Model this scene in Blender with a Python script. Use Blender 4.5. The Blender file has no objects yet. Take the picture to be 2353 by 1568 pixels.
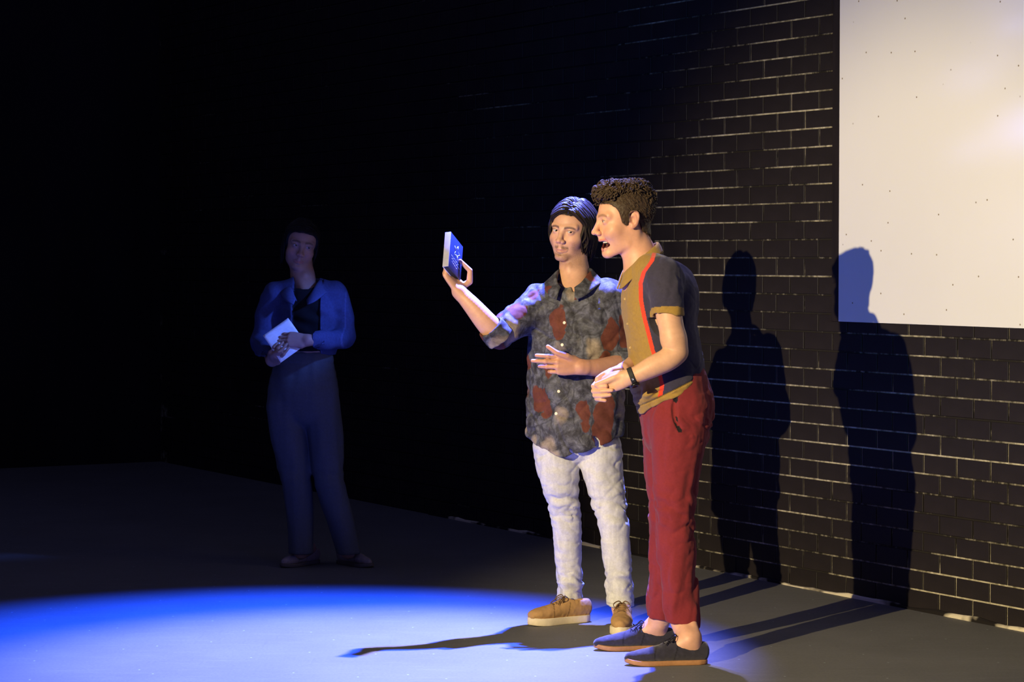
import bpy, bmesh, math, random
import numpy as np
from mathutils import Vector, Matrix

scene = bpy.context.scene
COL = scene.collection
rad = math.radians

# ------------------------------------------------------------------ camera
FPX, CAMH, HORIZON = 5643.0, 1.444, 590.0
PITCH = math.atan((784.0 - HORIZON) / FPX)
cam_data = bpy.data.cameras.new('camera')
cam_data.sensor_width = 36.0
cam_data.lens = FPX / 2353.0 * 36.0
cam_data.clip_end = 100
cam = bpy.data.objects.new('camera', cam_data)
cam.location = (0, 0, CAMH)
cam.rotation_euler = (math.pi / 2 - PITCH, 0, 0)
COL.objects.link(cam)
scene.camera = cam

# ------------------------------------------------------------------ view
vs = scene.view_settings
vs.view_transform = 'Standard'
vs.look = 'None'
vs.gamma = 1.0
vs.exposure = 0.0
vs.use_curve_mapping = False

# ------------------------------------------------------------------ world: a dark auditorium
world = bpy.data.worlds.new('dark_auditorium')
scene.world = world
world.use_nodes = True
bg = world.node_tree.nodes['Background']
bg.inputs[0].default_value = (0.36, 0.36, 0.90, 1)
bg.inputs[1].default_value = 0.115

# ------------------------------------------------------------------ stage lights
def spot(name, loc, target, power, color, cone, blend, size):
    d = bpy.data.lights.new(name, 'SPOT')
    d.energy = power
    d.color = color
    d.spot_size = rad(cone)
    d.spot_blend = blend
    d.shadow_soft_size = size
    o = bpy.data.objects.new(name, d)
    o.location = loc
    v = Vector(target) - Vector(loc)
    o.rotation_euler = v.to_track_quat('-Z', 'Y').to_euler()
    COL.objects.link(o)
    return o

spot('warm_key_spotlight', (-3.75, 2.8, 2.75), (0.75, 8.83, 1.02), 3900, (1.0, 0.80, 0.43), 29.5, 0.75, 0.03)
spot('blue_overhead_spotlight', (0.37, 10.72, 4.43), (-0.80, 9.08, 0), 14000, (0.010, 0.070, 1.0), 42, 0.85, 0.03)
spot('lavender_overhead_spotlight', (0.45, 10.80, 4.43), (-0.52, 8.75, 0), 6400, (0.42, 0.40, 1.0), 35, 0.9, 0.03)
spot('blue_side_wash', (3.4, 2.0, 3.4), (-0.2, 10.4, 1.1), 130, (0.22, 0.26, 1.0), 40, 0.6, 0.25)
spot('blue_side_fill', (0.75, 10.50, 2.05), (-0.88, 11.20, 1.20), 280, (0.08, 0.19, 1.0), 15.5, 0.85, 0.06)  # added lamp, none seen here: brightens the woman's jacket and paper
# video projector: a dim blue picture with soft bright discs
vp = spot('video_projector', (2.7, 0.6, 2.7), (2.05, 9.6, 2.05), 1500, (1, 1, 1), 19, 0.25, 0.004)
vp.data.use_nodes = True
vt = vp.data.node_tree
em = vt.nodes['Emission']
tcn = vt.nodes.new('ShaderNodeTexCoord')
sx = vt.nodes.new('ShaderNodeSeparateXYZ')
vt.links.new(tcn.outputs['Normal'], sx.inputs[0])
def vmath(op, a, b=None):
    n = vt.nodes.new('ShaderNodeMath'); n.operation = op
    for i, v in enumerate((a, b)):
        if v is None: continue
        if isinstance(v, (int, float)): n.inputs[i].default_value = v
        else: vt.links.new(v, n.inputs[i])
    return n.outputs[0]
iz = vmath('ABSOLUTE', sx.outputs[2])
gx, gy = vmath('DIVIDE', sx.outputs[0], iz), vmath('DIVIDE', sx.outputs[1], iz)
PROJ_DISCS = []          # (x, y, radius, gain) in the picture plane, filled in once the wall is placed

# ------------------------------------------------------------------ pixel -> place (2353 x 1568 frame)
_c, _s = math.cos(PITCH), math.sin(PITCH)
def ray(px, py):
    x = (px - 1176.5) / FPX
    v = -(py - 784.0) / FPX
    return np.array([x, _c + v * _s, -_s + v * _c])
def W(px, py, Y):
    r = ray(px, py)
    return np.array([0, 0, CAMH]) + r * (Y / r[1])
def F(px, py, z=0.0):
    r = ray(px, py)
    return np.array([0, 0, CAMH]) + r * ((z - CAMH) / r[2])

# ------------------------------------------------------------------ object helpers
def tag(o, label=None, cat=None, group=None, kind=None):
    if label: o['label'] = label
    if cat: o['category'] = cat
    if group: o['group'] = group
    if kind: o['kind'] = kind
    return o
def empty(name, loc=(0, 0, 0), rotz=0.0):
    o = bpy.data.objects.new(name, None)
    o.location = loc
    o.rotation_euler = (0, 0, rotz)
    o.empty_display_size = 0.1
    COL.objects.link(o)
    return o
def link_mesh(name, me, mat=None, parent=None, smooth=True):
    """world-space mesh; keeps its place when parented to an unrotated or rotated empty"""
    o = bpy.data.objects.new(name, me)
    COL.objects.link(o)
    if mat is not None and not me.materials:
        me.materials.append(mat)
    if smooth:
        me.polygons.foreach_set('use_smooth', np.ones(len(me.polygons), dtype=bool))
    if parent is not None:
        o.parent = parent
    return o
def mesh_from(name, verts, faces):
    me = bpy.data.meshes.new(name)
    me.from_pydata([tuple(map(float, v)) for v in verts], [], [tuple(f) for f in faces])
    me.update()
    return me
def box_mesh(name, x0, x1, y0, y1, z0, z1, bev=0.0):
    bm = bmesh.new()
    bmesh.ops.create_cube(bm, size=1)
    for v in bm.verts:
        v.co = ((x0 + x1) / 2 + v.co.x * (x1 - x0), (y0 + y1) / 2 + v.co.y * (y1 - y0), (z0 + z1) / 2 + v.co.z * (z1 - z0))
    if bev:
        bmesh.ops.bevel(bm, geom=bm.edges[:], offset=bev, segments=2, affect='EDGES', profile=0.6)
    me = bpy.data.meshes.new(name)
    bm.to_mesh(me)
    bm.free()
    return me

# ------------------------------------------------------------------ material helpers
class NT:
    def __init__(self, name, rough=0.6, spec=0.4):
        self.m = bpy.data.materials.new(name)
        self.m.use_nodes = True
        self.t = self.m.node_tree
        self.n = self.t.nodes
        self.b = self.n['Principled BSDF']
        self.b.inputs['Roughness'].default_value = rough
        self.b.inputs['Specular IOR Level'].default_value = spec
    def new(self, typ, **kw):
        nd = self.n.new(typ)
        for k, v in kw.items():
            setattr(nd, k, v)
        return nd
    def l(self, a, b):
        self.t.links.new(a, b)
    def coord(self, scale=(1, 1, 1), src='Object', rot=(0, 0, 0), loc=(0, 0, 0)):
        tc = self.new('ShaderNodeTexCoord')
        mp = self.new('ShaderNodeMapping')
        mp.inputs['Scale'].default_value = scale
        mp.inputs['Rotation'].default_value = rot
        mp.inputs['Location'].default_value = loc
        self.l(tc.outputs[src], mp.inputs['Vector'])
        return mp.outputs['Vector']
    def noise(self, vec, scale, detail=4, rough=0.55, dist=0.0):
        nz = self.new('ShaderNodeTexNoise')
        nz.inputs['Scale'].default_value = scale
        nz.inputs['Detail'].default_value = detail
        nz.inputs['Roughness'].default_value = rough
        nz.inputs['Distortion'].default_value = dist
        if vec is not None:
            self.l(vec, nz.inputs['Vector'])
        return nz.outputs['Fac']
    def ramp(self, fac, stops, interp='LINEAR'):
        r = self.new('ShaderNodeValToRGB')
        e = r.color_ramp.elements
        r.color_ramp.interpolation = interp
        while len(e) < len(stops):
            e.new(0.5)
        for el, (p, c) in zip(e, stops):
            el.position = p
            el.color = tuple(c) + (1,) if len(c) == 3 else c
        self.l(fac, r.inputs['Fac'])
        return r.outputs['Color']
    def g(self, v):
        return (v, v, v)
    def mix(self, fac, a, b, mode='MIX'):
        mx = self.new('ShaderNodeMix', data_type='RGBA', blend_type=mode)
        for sock, val in ((mx.inputs[0], fac), (mx.inputs[6], a), (mx.inputs[7], b)):
            if hasattr(val, 'is_output'):
                self.l(val, sock)
            elif isinstance(val, (int, float)):
                sock.default_value = val if sock == mx.inputs[0] else (val, val, val, 1)
            else:
                sock.default_value = tuple(val) + (1,)
        return mx.outputs[2]
    def math(self, op, a, b=None):
        nd = self.new('ShaderNodeMath', operation=op)
        for sock, val in zip(nd.inputs, (a, b)):
            if val is None: continue
            if hasattr(val, 'is_output'): self.l(val, sock)
            else: sock.default_value = val
        return nd.outputs[0]
    def bump(self, h, strength=0.3, dist=0.002):
        bp = self.new('ShaderNodeBump')
        bp.inputs['Strength'].default_value = strength
        bp.inputs['Distance'].default_value = dist
        self.l(h, bp.inputs['Height'])
        self.l(bp.outputs['Normal'], self.b.inputs['Normal'])
    def color(self, c):
        s = self.b.inputs['Base Color']
        if hasattr(c, 'is_output'): self.l(c, s)
        else: s.default_value = tuple(c) + (1,)
    def attr(self, name='Col'):
        a = self.new('ShaderNodeAttribute')
        a.attribute_name = name
        return a.outputs['Color']
def srgb(r, g, b):
    f = lambda c: (c / 255 / 12.92) if c / 255 <= 0.04045 else ((c / 255 + 0.055) / 1.055) ** 2.4
    return (f(r), f(g), f(b))
# ================================================================== the setting
WALL_ANGLE = math.atan2(3200.0, FPX)                 # the brick wall runs away to the left
W0 = F(1694, 1322)
UDIR = np.array([math.sin(WALL_ANGLE), -math.cos(WALL_ANGLE), 0.0])
NDIR = np.array([-math.cos(WALL_ANGLE), -math.sin(WALL_ANGLE), 0.0])   # into the room
WROT = math.atan2(UDIR[1], UDIR[0])
def wall_at(px, py):
    """(s, z) on the wall plane under a pixel"""
    r = ray(px, py)
    c0 = np.array([0, 0, CAMH])
    t = np.dot(W0 - c0, NDIR) / np.dot(r, NDIR)
    p = c0 + r * t
    return float(np.dot(p - W0, UDIR)), float(p[2])

# ---- floor: dark dance floor with scuffs
m = NT('stage_floor', 0.62, 0.30)
v = m.coord((1, 1, 1))
vs1 = m.coord((1.2, 9.0, 1), rot=(0, 0, 0.25))
vs2 = m.coord((14.0, 1.1, 1), rot=(0, 0, 0.9))
n1 = m.noise(v, 2.2, 6, 0.65)
n2 = m.noise(vs1, 3.5, 8, 0.7)
n3 = m.noise(vs2, 2.5, 8, 0.72)
n4 = m.noise(v, 90, 3, 0.6)
base = m.ramp(n1, [(0.3, (0.118, 0.118, 0.114)), (0.7, (0.150, 0.150, 0.146))])
base = m.mix(m.math('MULTIPLY', m.ramp(n2, [(0.52, (0, 0, 0)), (0.75, (1, 1, 1))]), 0.55), base, (0.205, 0.205, 0.20))
base = m.mix(m.math('MULTIPLY', m.ramp(n3, [(0.60, (0, 0, 0)), (0.72, (1, 1, 1))]), 0.45), base, (0.085, 0.085, 0.085))
vs3 = m.coord((0.35, 26.0, 1), rot=(0, 0, -0.35))
n5 = m.noise(vs3, 2.2, 3, 0.6)
base = m.mix(m.math('MULTIPLY', m.ramp(n5, [(0.70, (0, 0, 0)), (0.76, (1, 1, 1))]), 0.35), base, (0.27, 0.27, 0.265))
vor = m.new('ShaderNodeTexVoronoi', voronoi_dimensions='2D')
vor.inputs['Scale'].default_value = 3.2
vor.inputs['Randomness'].default_value = 1
m.l(v, vor.inputs['Vector'])
base = m.mix(m.ramp(vor.outputs['Distance'], [(0.008, (1, 1, 1)), (0.014, (0, 0, 0))]), base, (0.45, 0.55, 0.52))
base = m.mix(0.25, base, m.ramp(n4, [(0.35, (0.10, 0.10, 0.10)), (0.65, (0.19, 0.19, 0.185))]))
m.color(base)
m.bump(n4, 0.12, 0.001)
floor = link_mesh('floor', box_mesh('floor', -9, 7.5, -2, 20, -0.12, 0), m.m, smooth=False)
tag(floor, 'dark grey scuffed stage floor with a pool of blue light', kind='structure')

# ---- brick wall
m = NT('black_wall_paint', 0.55, 0.25)
v = m.coord()
paint = m.ramp(m.noise(v, 6, 5), [(0.3, (0.0110, 0.0088, 0.0095)), (0.7, (0.0190, 0.0150, 0.0155))])
m.color(paint)
m.bump(m.noise(v, 160, 4), 0.25, 0.002)
MAT_BRICK = m.m

m = NT('mortar_half_painted', 0.8, 0.15)
v = m.coord((1.0, 1.0, 1.0))
va = m.coord((0.55, 1.0, 2.2))
fine = m.noise(m.coord((1, 1, 0.6)), 34, 3, 0.7)
cover = m.noise(va, 1.9, 3, 0.55, 0.5)
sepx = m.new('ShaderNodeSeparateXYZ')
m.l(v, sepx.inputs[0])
shaded = m.new('ShaderNodeMapRange')                     # shade put into the mortar colour towards the unlit left end
shaded.inputs['From Min'].default_value = -2.2; shaded.inputs['From Max'].default_value = -0.5
shaded.inputs['To Min'].default_value = -0.16; shaded.inputs['To Max'].default_value = 0.0
m.l(sepx.outputs[0], shaded.inputs['Value'])
amt = m.math('ADD', m.math('ADD', m.math('MULTIPLY', cover, 0.75), m.math('MULTIPLY', fine, 0.25)), shaded.outputs[0])
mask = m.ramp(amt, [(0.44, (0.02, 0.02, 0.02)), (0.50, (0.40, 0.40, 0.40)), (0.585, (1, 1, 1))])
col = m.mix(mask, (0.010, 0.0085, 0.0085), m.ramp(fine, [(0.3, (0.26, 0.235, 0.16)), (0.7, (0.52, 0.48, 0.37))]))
m.color(col)
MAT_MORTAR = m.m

S_LEFT, S_RIGHT, WALL_H = -7.1, 4.4, 4.6
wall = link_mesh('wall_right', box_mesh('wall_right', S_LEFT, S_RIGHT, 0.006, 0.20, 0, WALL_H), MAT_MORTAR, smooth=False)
wall.location = W0
wall.rotation_euler = (0, 0, WROT)
tag(wall, 'black painted brick wall with pale mortar showing through', kind='structure')

FIRST, COURSE, PITCHB, JOINT = 0.084, 0.0797, 0.2044, 0.0075
def brick_mesh(name, L, H):
    bm = bmesh.new()
    c = 0.0016
    L2, H2 = (L - JOINT) / 2, (H - JOINT) / 2
    back = [bm.verts.new((x * L2, 0.02, z * H2)) for x, z in ((-1, -1), (1, -1), (1, 1), (-1, 1))]
    mid = [bm.verts.new((x * L2, c, z * H2)) for x, z in ((-1, -1), (1, -1), (1, 1), (-1, 1))]
    fr = [bm.verts.new((x * (L2 - c), 0, z * (H2 - c))) for x, z in ((-1, -1), (1, -1), (1, 1), (-1, 1))]
    for i in range(4):
        j = (i + 1) % 4
        bm.faces.new((back[i], back[j], mid[j], mid[i]))
        bm.faces.new((mid[i], mid[j], fr[j], fr[i]))
    bm.faces.new(fr)
    bm.normal_update()
    me = bpy.data.meshes.new(name)
    bm.to_mesh(me)
    bm.free()
    me.materials.append(MAT_BRICK)
    return me
ME_BRICK = brick_mesh('brick', PITCHB, COURSE)
ME_BASE = brick_mesh('base_brick', PITCHB, FIRST)
S_SCR, _ = wall_at(1931, 700)
_, Z_SCR = wall_at(1931, 739)
PH, _ = wall_at(1724, 291)          # a vertical joint in the row under joint 25
rng = random.Random(4)
bricks = []
nrows = int((WALL_H - FIRST) / COURSE)
for r in range(-1, nrows):
    zc = FIRST / 2 if r < 0 else FIRST + (r + 0.5) * COURSE
    off = PH + (PITCHB / 2 if (r % 2 == 0) else 0.0)
    off += PITCHB / 2 if r % 2 == 1 else -PITCHB / 2
    off = PH + (0.5 * PITCHB if r % 2 == 0 else 0.0)
    k0 = math.ceil((S_LEFT + 0.12 - off) / PITCHB)
    k1 = math.floor((S_RIGHT - 0.12 - off) / PITCHB)
    for k in range(k0, k1 + 1):
        sc = off + k * PITCHB
        hidden = sc - PITCHB / 2 > S_SCR + 0.01 and zc - COURSE / 2 > Z_SCR + 0.01
        if hidden: continue
        p = W0 + UDIR * sc
        px = 1176.5 + FPX * p[0] / p[1]
        py = HORIZON + FPX * (CAMH - zc) / p[1]
        inview = px < 2390 and py > -20
        bricks.append((not inview, -sc, r, sc, zc))
bricks.sort()
solo, rest = bricks[:300], bricks[300:]
for _, _, r, sc, zc in solo:
    o = bpy.data.objects.new('brick', ME_BASE if r < 0 else ME_BRICK)
    COL.objects.link(o)
    o.parent = wall
    o.location = (sc, rng.uniform(-0.0008, 0.0012), zc)
    o.rotation_euler = (rng.uniform(-.004, .004), 0, rng.uniform(-.004, .004))
vv, ff = [], []
for _, _, r, sc, zc in rest:
    me = ME_BASE if r < 0 else ME_BRICK
    b = len(vv)
    dy = rng.uniform(-0.0008, 0.0012)
    vv += [(q.co.x + sc, q.co.y + dy, q.co.z + zc) for q in me.vertices]
    ff += [[b + i for i in pl.vertices] for pl in me.polygons]
o = link_mesh('brickwork', mesh_from('brickwork', vv, ff), MAT_BRICK, wall, smooth=False)
tag(o, kind='stuff')

# unpainted strip where the wall meets the floor
m = NT('chipped_skirting', 0.7, 0.2)
v = m.coord((0.8, 1, 1))
n = m.noise(v, 2.3, 4, 0.6)
m.color(m.mix(m.ramp(n, [(0.48, (0, 0, 0)), (0.53, (1, 1, 1))]), (0.012, 0.010, 0.010), (0.62, 0.56, 0.43)))
pts = [(s, (0.010 if s < .95 else 0.016) + 0.004 * math.sin(s * 9) + 0.004 * math.sin(s * 23 + 1)) for s in np.linspace(-3.0, S_RIGHT, 90)]
vv, ff = [], []
for s, h in pts:
    vv += [(s, -0.012, 0), (s, -0.012, h * 0.7), (s, -0.006, h), (s, 0.006, h)]
for i in range(len(pts) - 1):
    for j in range(3):
        a = i * 4 + j
        ff.append((a, a + 4, a + 5, a + 1))
o = link_mesh('baseboard_right', mesh_from('baseboard_right', vv, ff), m.m, smooth=False)
o.location = W0
o.rotation_euler = (0, 0, WROT)
tag(o, 'thin chipped cream strip along the foot of the brick wall', kind='structure')

# dark back wall that closes the stage on the far side
m = NT('black_back_wall', 0.9, 0.1)
m.color(m.ramp(m.noise(m.coord((1, 1, 0.2)), 3, 4), [(0.3, (0.011, 0.0095, 0.0105)), (0.7, (0.019, 0.016, 0.018))]))
o = link_mesh('wall_back', box_mesh('wall_back', -0.2, 0, -9.0, 0.2, 0, WALL_H), m.m, smooth=False)
o.location = W0 + UDIR * S_LEFT
o.rotation_euler = (0, 0, WROT)
tag(o, 'black masking wall across the back of the stage', kind='structure')

# projection screen: white panel fixed to the bricks, with a dark batten on its edge
m = NT('screen_paint', 0.7, 0.2)
v = m.coord()
scol = m.ramp(m.noise(v, 1.2, 3), [(0.3, (0.71, 0.71, 0.70)), (0.7, (0.74, 0.74, 0.73))])
vor = m.new('ShaderNodeTexVoronoi', voronoi_dimensions='2D')
vor.inputs['Scale'].default_value = 6.0
m.l(m.coord((1, 1, 1), rot=(-math.pi / 2, 0, 0)), vor.inputs['Vector'])      # local x and z of the panel
dots = m.math('MULTIPLY', m.ramp(vor.outputs['Distance'], [(0.016, (1, 1, 1)), (0.026, (0, 0, 0))]),
              m.ramp(m.noise(v, 2.4, 2), [(0.47, (0, 0, 0)), (0.50, (1, 1, 1))]))
m.color(m.mix(dots, scol, (0.22, 0.17, 0.10)))
m.bump(m.noise(v, 220, 2), 0.06, 0.001)
MAT_SCREEN = m.m
scr_o = link_mesh('projection_screen', box_mesh('projection_screen', S_SCR, S_RIGHT - 0.05, -0.010, 0.004, Z_SCR, 4.2, 0.001), MAT_SCREEN, smooth=False)
scr_o.location = W0
scr_o.rotation_euler = (0, 0, WROT)
tag(scr_o, 'large white projection screen panel fixed to the black brick wall', 'screen')

m = NT('batten_paint', 0.5, 0.3)
m.color(m.ramp(m.noise(m.coord((1, 1, 0.1)), 30, 4), [(0.3, (0.010, 0.008, 0.009)), (0.7, (0.017, 0.013, 0.014))]))
s_b, _ = wall_at(1914, 700)
o = link_mesh('trim_1', box_mesh('trim_1', s_b, S_SCR - 0.001, -0.008, 0.004, Z_SCR, 4.2, 0.001), m.m, smooth=False)
o.location = W0
o.rotation_euler = (0, 0, WROT)
tag(o, 'black batten along the left edge of the white screen', kind='structure')

# soft discs of the projected picture, where they fall on the screen
bpy.context.view_layer.update()
inv = np.array(vp.matrix_world.inverted())
tot = None
for px, py, rpx, gain in ((2222, 185, 55, .55), (2228, 345, 48, .55), (2330, 60, 34, .6), (2300, 125, 80, .30), (2375, 290, 75, 2.2), (2400, -20, 120, .9), (2500, 500, 160, .5)):
    r = ray(px, py)
    t = np.dot(W0 - np.array([0, 0, CAMH]), NDIR) / np.dot(r, NDIR)
    p = inv @ np.append(np.array([0, 0, CAMH]) + r * t, 1.0)
    cxn, cyn = p[0] / abs(p[2]), p[1] / abs(p[2])
    rn = rpx / FPX
    dx = vmath('SUBTRACT', gx, float(cxn)); dy = vmath('SUBTRACT', gy, float(cyn))
    d2_ = vmath('ADD', vmath('MULTIPLY', dx, dx), vmath('MULTIPLY', dy, dy))
    e = vmath('POWER', 2.71828, vmath('MULTIPLY', d2_, -1.0 / (rn * rn) * 1.6))
    e = vmath('MULTIPLY', e, gain)
    tot = e if tot is None else vmath('ADD', tot, e)
cmb = vt.nodes.new('ShaderNodeCombineColor')
vt.links.new(vmath('ADD', vmath('MULTIPLY', tot, 0.30), 0.020), cmb.inputs[0])
vt.links.new(vmath('ADD', vmath('MULTIPLY', tot, 0.34), 0.19), cmb.inputs[1])
vt.links.new(vmath('ADD', vmath('MULTIPLY', tot, 1.10), 0.50), cmb.inputs[2])
vt.links.new(cmb.outputs[0], em.inputs['Color'])
# ================================================================== implicit-surface modelling kit
f32 = np.float32
_T = np.random.RandomState(7).rand(8192).astype(f32)
def vnoise(P, freq, seed=0):
    """smooth value noise in -1..1"""
    q = np.asarray(P, dtype=f32) * np.asarray(freq, dtype=f32) + f32(seed * 17.31 + 100)
    i = np.floor(q).astype(np.int64)
    f = (q - i).astype(f32)
    f = f * f * (3 - 2 * f)
    out = np.zeros(len(q), f32)
    for dx in (0, 1):
        wx = f[:, 0] if dx else 1 - f[:, 0]
        for dy in (0, 1):
            wy = f[:, 1] if dy else 1 - f[:, 1]
            for dz in (0, 1):
                wz = f[:, 2] if dz else 1 - f[:, 2]
                h = ((i[:, 0] + dx) * 73856093) ^ ((i[:, 1] + dy) * 19349663) ^ ((i[:, 2] + dz) * 83492791)
                out += wx * wy * wz * _T[h & 8191]
    return out * 2 - 1
def fbm(P, freq, seed=0, oct=3):
    o, a = 0, 1.0
    fr = np.asarray(freq, dtype=f32)
    for i in range(oct):
        o = o + a * vnoise(P, fr, seed + i * 3)
        fr = fr * 2.03
        a *= 0.5
    return o
def sstep(a, b, x):
    t = np.clip((x - a) / (b - a), 0, 1)
    return t * t * (3 - 2 * t)
def unit(v):
    v = np.asarray(v, dtype=float)
    return v / np.linalg.norm(v)
def catmull(pts, sub):
    """Catmull-Rom through rows of pts (any width)"""
    p = np.asarray(pts, dtype=float)
    if len(p) < 3 or sub <= 1:
        t = np.linspace(0, len(p) - 1, (len(p) - 1) * max(sub, 1) + 1)
        return np.stack([np.interp(t, range(len(p)), p[:, c]) for c in range(p.shape[1])], 1)
    ext = np.vstack([2 * p[0] - p[1], p, 2 * p[-1] - p[-2]])
    out = []
    for i in range(len(p) - 1):
        a, b, c, d = ext[i:i + 4]
        for t in np.linspace(0, 1, sub, endpoint=False):
            out.append(0.5 * (2 * b + (c - a) * t + (2 * a - 5 * b + 4 * c - d) * t * t + (3 * b - a - 3 * c + d) * t ** 3))
    out.append(p[-1])
    return np.array(out)

class SDF:
    def __init__(self):
        self.ops = []
        self.post = []
    def _add(self, fn, lo, hi, k, op):
        self.ops.append((fn, np.asarray(lo, dtype=f32), np.asarray(hi, dtype=f32), k, op))
        return self
    def ell(self, c, r, k=0.01, op='u', R=None):
        c = np.asarray(c, dtype=f32)
        r = np.asarray(r, dtype=f32)
        M = None if R is None else np.asarray(R, dtype=f32)
        def fn(P):
            q = P - c
            if M is not None: q = q @ M.T
            a = q / r
            k0 = np.sqrt((a * a).sum(1)) + 1e-6
            b = a / r
            return k0 * (k0 - 1) / (np.sqrt((b * b).sum(1)) + 1e-6)
        m = float(r.max())
        e = r if M is None else np.full(3, m)
        return self._add(fn, c - e, c + e, k, op)
    def ell2(self, c, r, k=0.01, op='u', R=None):
        """mirrored pair in x"""
        self.ell(c, r, k, op, R)
        R2 = None
        if R is not None:
            R2 = np.array(R, dtype=float) * np.array([-1, 1, 1])
        return self.ell((-c[0], c[1], c[2]), r, k, op, R2)
    def cone(self, a, b, ra, rb, k=0.01, op='u'):
        a = np.asarray(a, dtype=f32); b = np.asarray(b, dtype=f32)
        ab = b - a
        L2 = float(ab @ ab) + 1e-12
        def fn(P):
            q = P - a
            t = np.clip(q @ ab / L2, 0, 1)
            d = q - t[:, None] * ab
            return np.sqrt((d * d).sum(1)) - (ra + t * (rb - ra))
        m = max(ra, rb)
        return self._add(fn, np.minimum(a, b) - m, np.maximum(a, b) + m, k, op)
    def cone2(self, a, b, ra, rb, k=0.01, op='u'):
        self.cone(a, b, ra, rb, k, op)
        return self.cone((-a[0], a[1], a[2]), (-b[0], b[1], b[2]), ra, rb, k, op)
    def chain(self, pts, radii, k=0.01, op='u', sub=1):
        p = np.column_stack([np.asarray(pts, dtype=float), np.asarray(radii, dtype=float)])
        if sub > 1: p = catmull(p, sub)
        p = p.astype(f32)
        def fn(P):
            best = np.full(len(P), 9, f32)
            for i in range(len(p) - 1):
                a, ab = p[i, :3], p[i + 1, :3] - p[i, :3]
                q = P - a
                t = np.clip(q @ ab / (float(ab @ ab) + 1e-12), 0, 1)
                d = q - t[:, None] * ab
                np.minimum(best, np.sqrt((d * d).sum(1)) - (p[i, 3] + t * (p[i + 1, 3] - p[i, 3])), out=best)
            return best
        m = p[:, 3].max()
        return self._add(fn, p[:, :3].min(0) - m, p[:, :3].max(0) + m, k, op)
    def echain(self, pts, rx, ry, side, k=0.01, op='u', sub=3):
        """tube of elliptical sections; rx along `side`, ry across it"""
        n = len(pts)
        sd = np.asarray(side, dtype=float)
        if sd.ndim == 1: sd = np.repeat(sd[None], n, 0)
        p = np.column_stack([np.asarray(pts, dtype=float), rx, ry, sd])
        if sub > 1: p = catmull(p, sub)
        p = p.astype(f32)
        def fn(P):
            best = np.full(len(P), 9, f32)
            for i in range(len(p) - 1):
                A, B = p[i], p[i + 1]
                ab = B[:3] - A[:3]
                L = float(np.sqrt(ab @ ab)) + 1e-9
                w = ab / L
                q = P - A[:3]
                tr = q @ w / L
                t = np.clip(tr, 0, 1)
                ax = (tr - t) * L
                s = A[5:8] + 0.5 * (B[5:8] - A[5:8])
                s = s - w * (s @ w)
                s = s / np.sqrt(s @ s)
                o = np.cross(w, s)
                u, v = q @ s, q @ o
                r1 = A[3] + t * (B[3] - A[3])
                r2 = A[4] + t * (B[4] - A[4])
                rm = np.minimum(r1, r2)
                k0 = np.sqrt((u / r1) ** 2 + (v / r2) ** 2 + (ax / rm) ** 2) + 1e-6
                k1 = np.sqrt((u / r1 ** 2) ** 2 + (v / r2 ** 2) ** 2 + (ax / rm ** 2) ** 2) + 1e-6
                np.minimum(best, k0 * (k0 - 1) / k1, out=best)
            return best
        m = p[:, 3:5].max()
        return self._add(fn, p[:, :3].min(0) - m, p[:, :3].max(0) + m, k, op)
    def fn(self, fn, lo, hi, k=0.005, op='s'):
        """arbitrary distance function; op 'i' keeps the part where fn < 0"""
        return self._add(fn, lo, hi, k, op)
    def disp(self, fn):
        self.post.append(fn)
        return self
    def __call__(self, P):
        P = np.asarray(P, dtype=f32)
        d = np.full(len(P), 0.25, f32)
        for fn, lo, hi, k, op in self.ops:
            pad = k + 0.03
            idx = np.nonzero(((P > lo - pad) & (P < hi + pad)).all(1))[0]
            if not len(idx): continue
            b = fn(P[idx]).astype(f32)
            a = d[idx]
            if op == 'u':
                h = np.clip(0.5 + 0.5 * (b - a) / k, 0, 1)
                d[idx] = b + (a - b) * h - k * h * (1 - h)
            else:
                if op == 's': b = -b
                h = np.clip(0.5 - 0.5 * (b - a) / k, 0, 1)
                d[idx] = b + (a - b) * h + k * h * (1 - h)
        for fn in self.post:
            d = d + fn(P, d)
        return d
    def bounds(self, pad=0.02):
        lo = np.min([o[1] for o in self.ops if o[4] == 'u'], axis=0) - pad
        hi = np.max([o[2] for o in self.ops if o[4] == 'u'], axis=0) + pad
        return lo, hi

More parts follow.
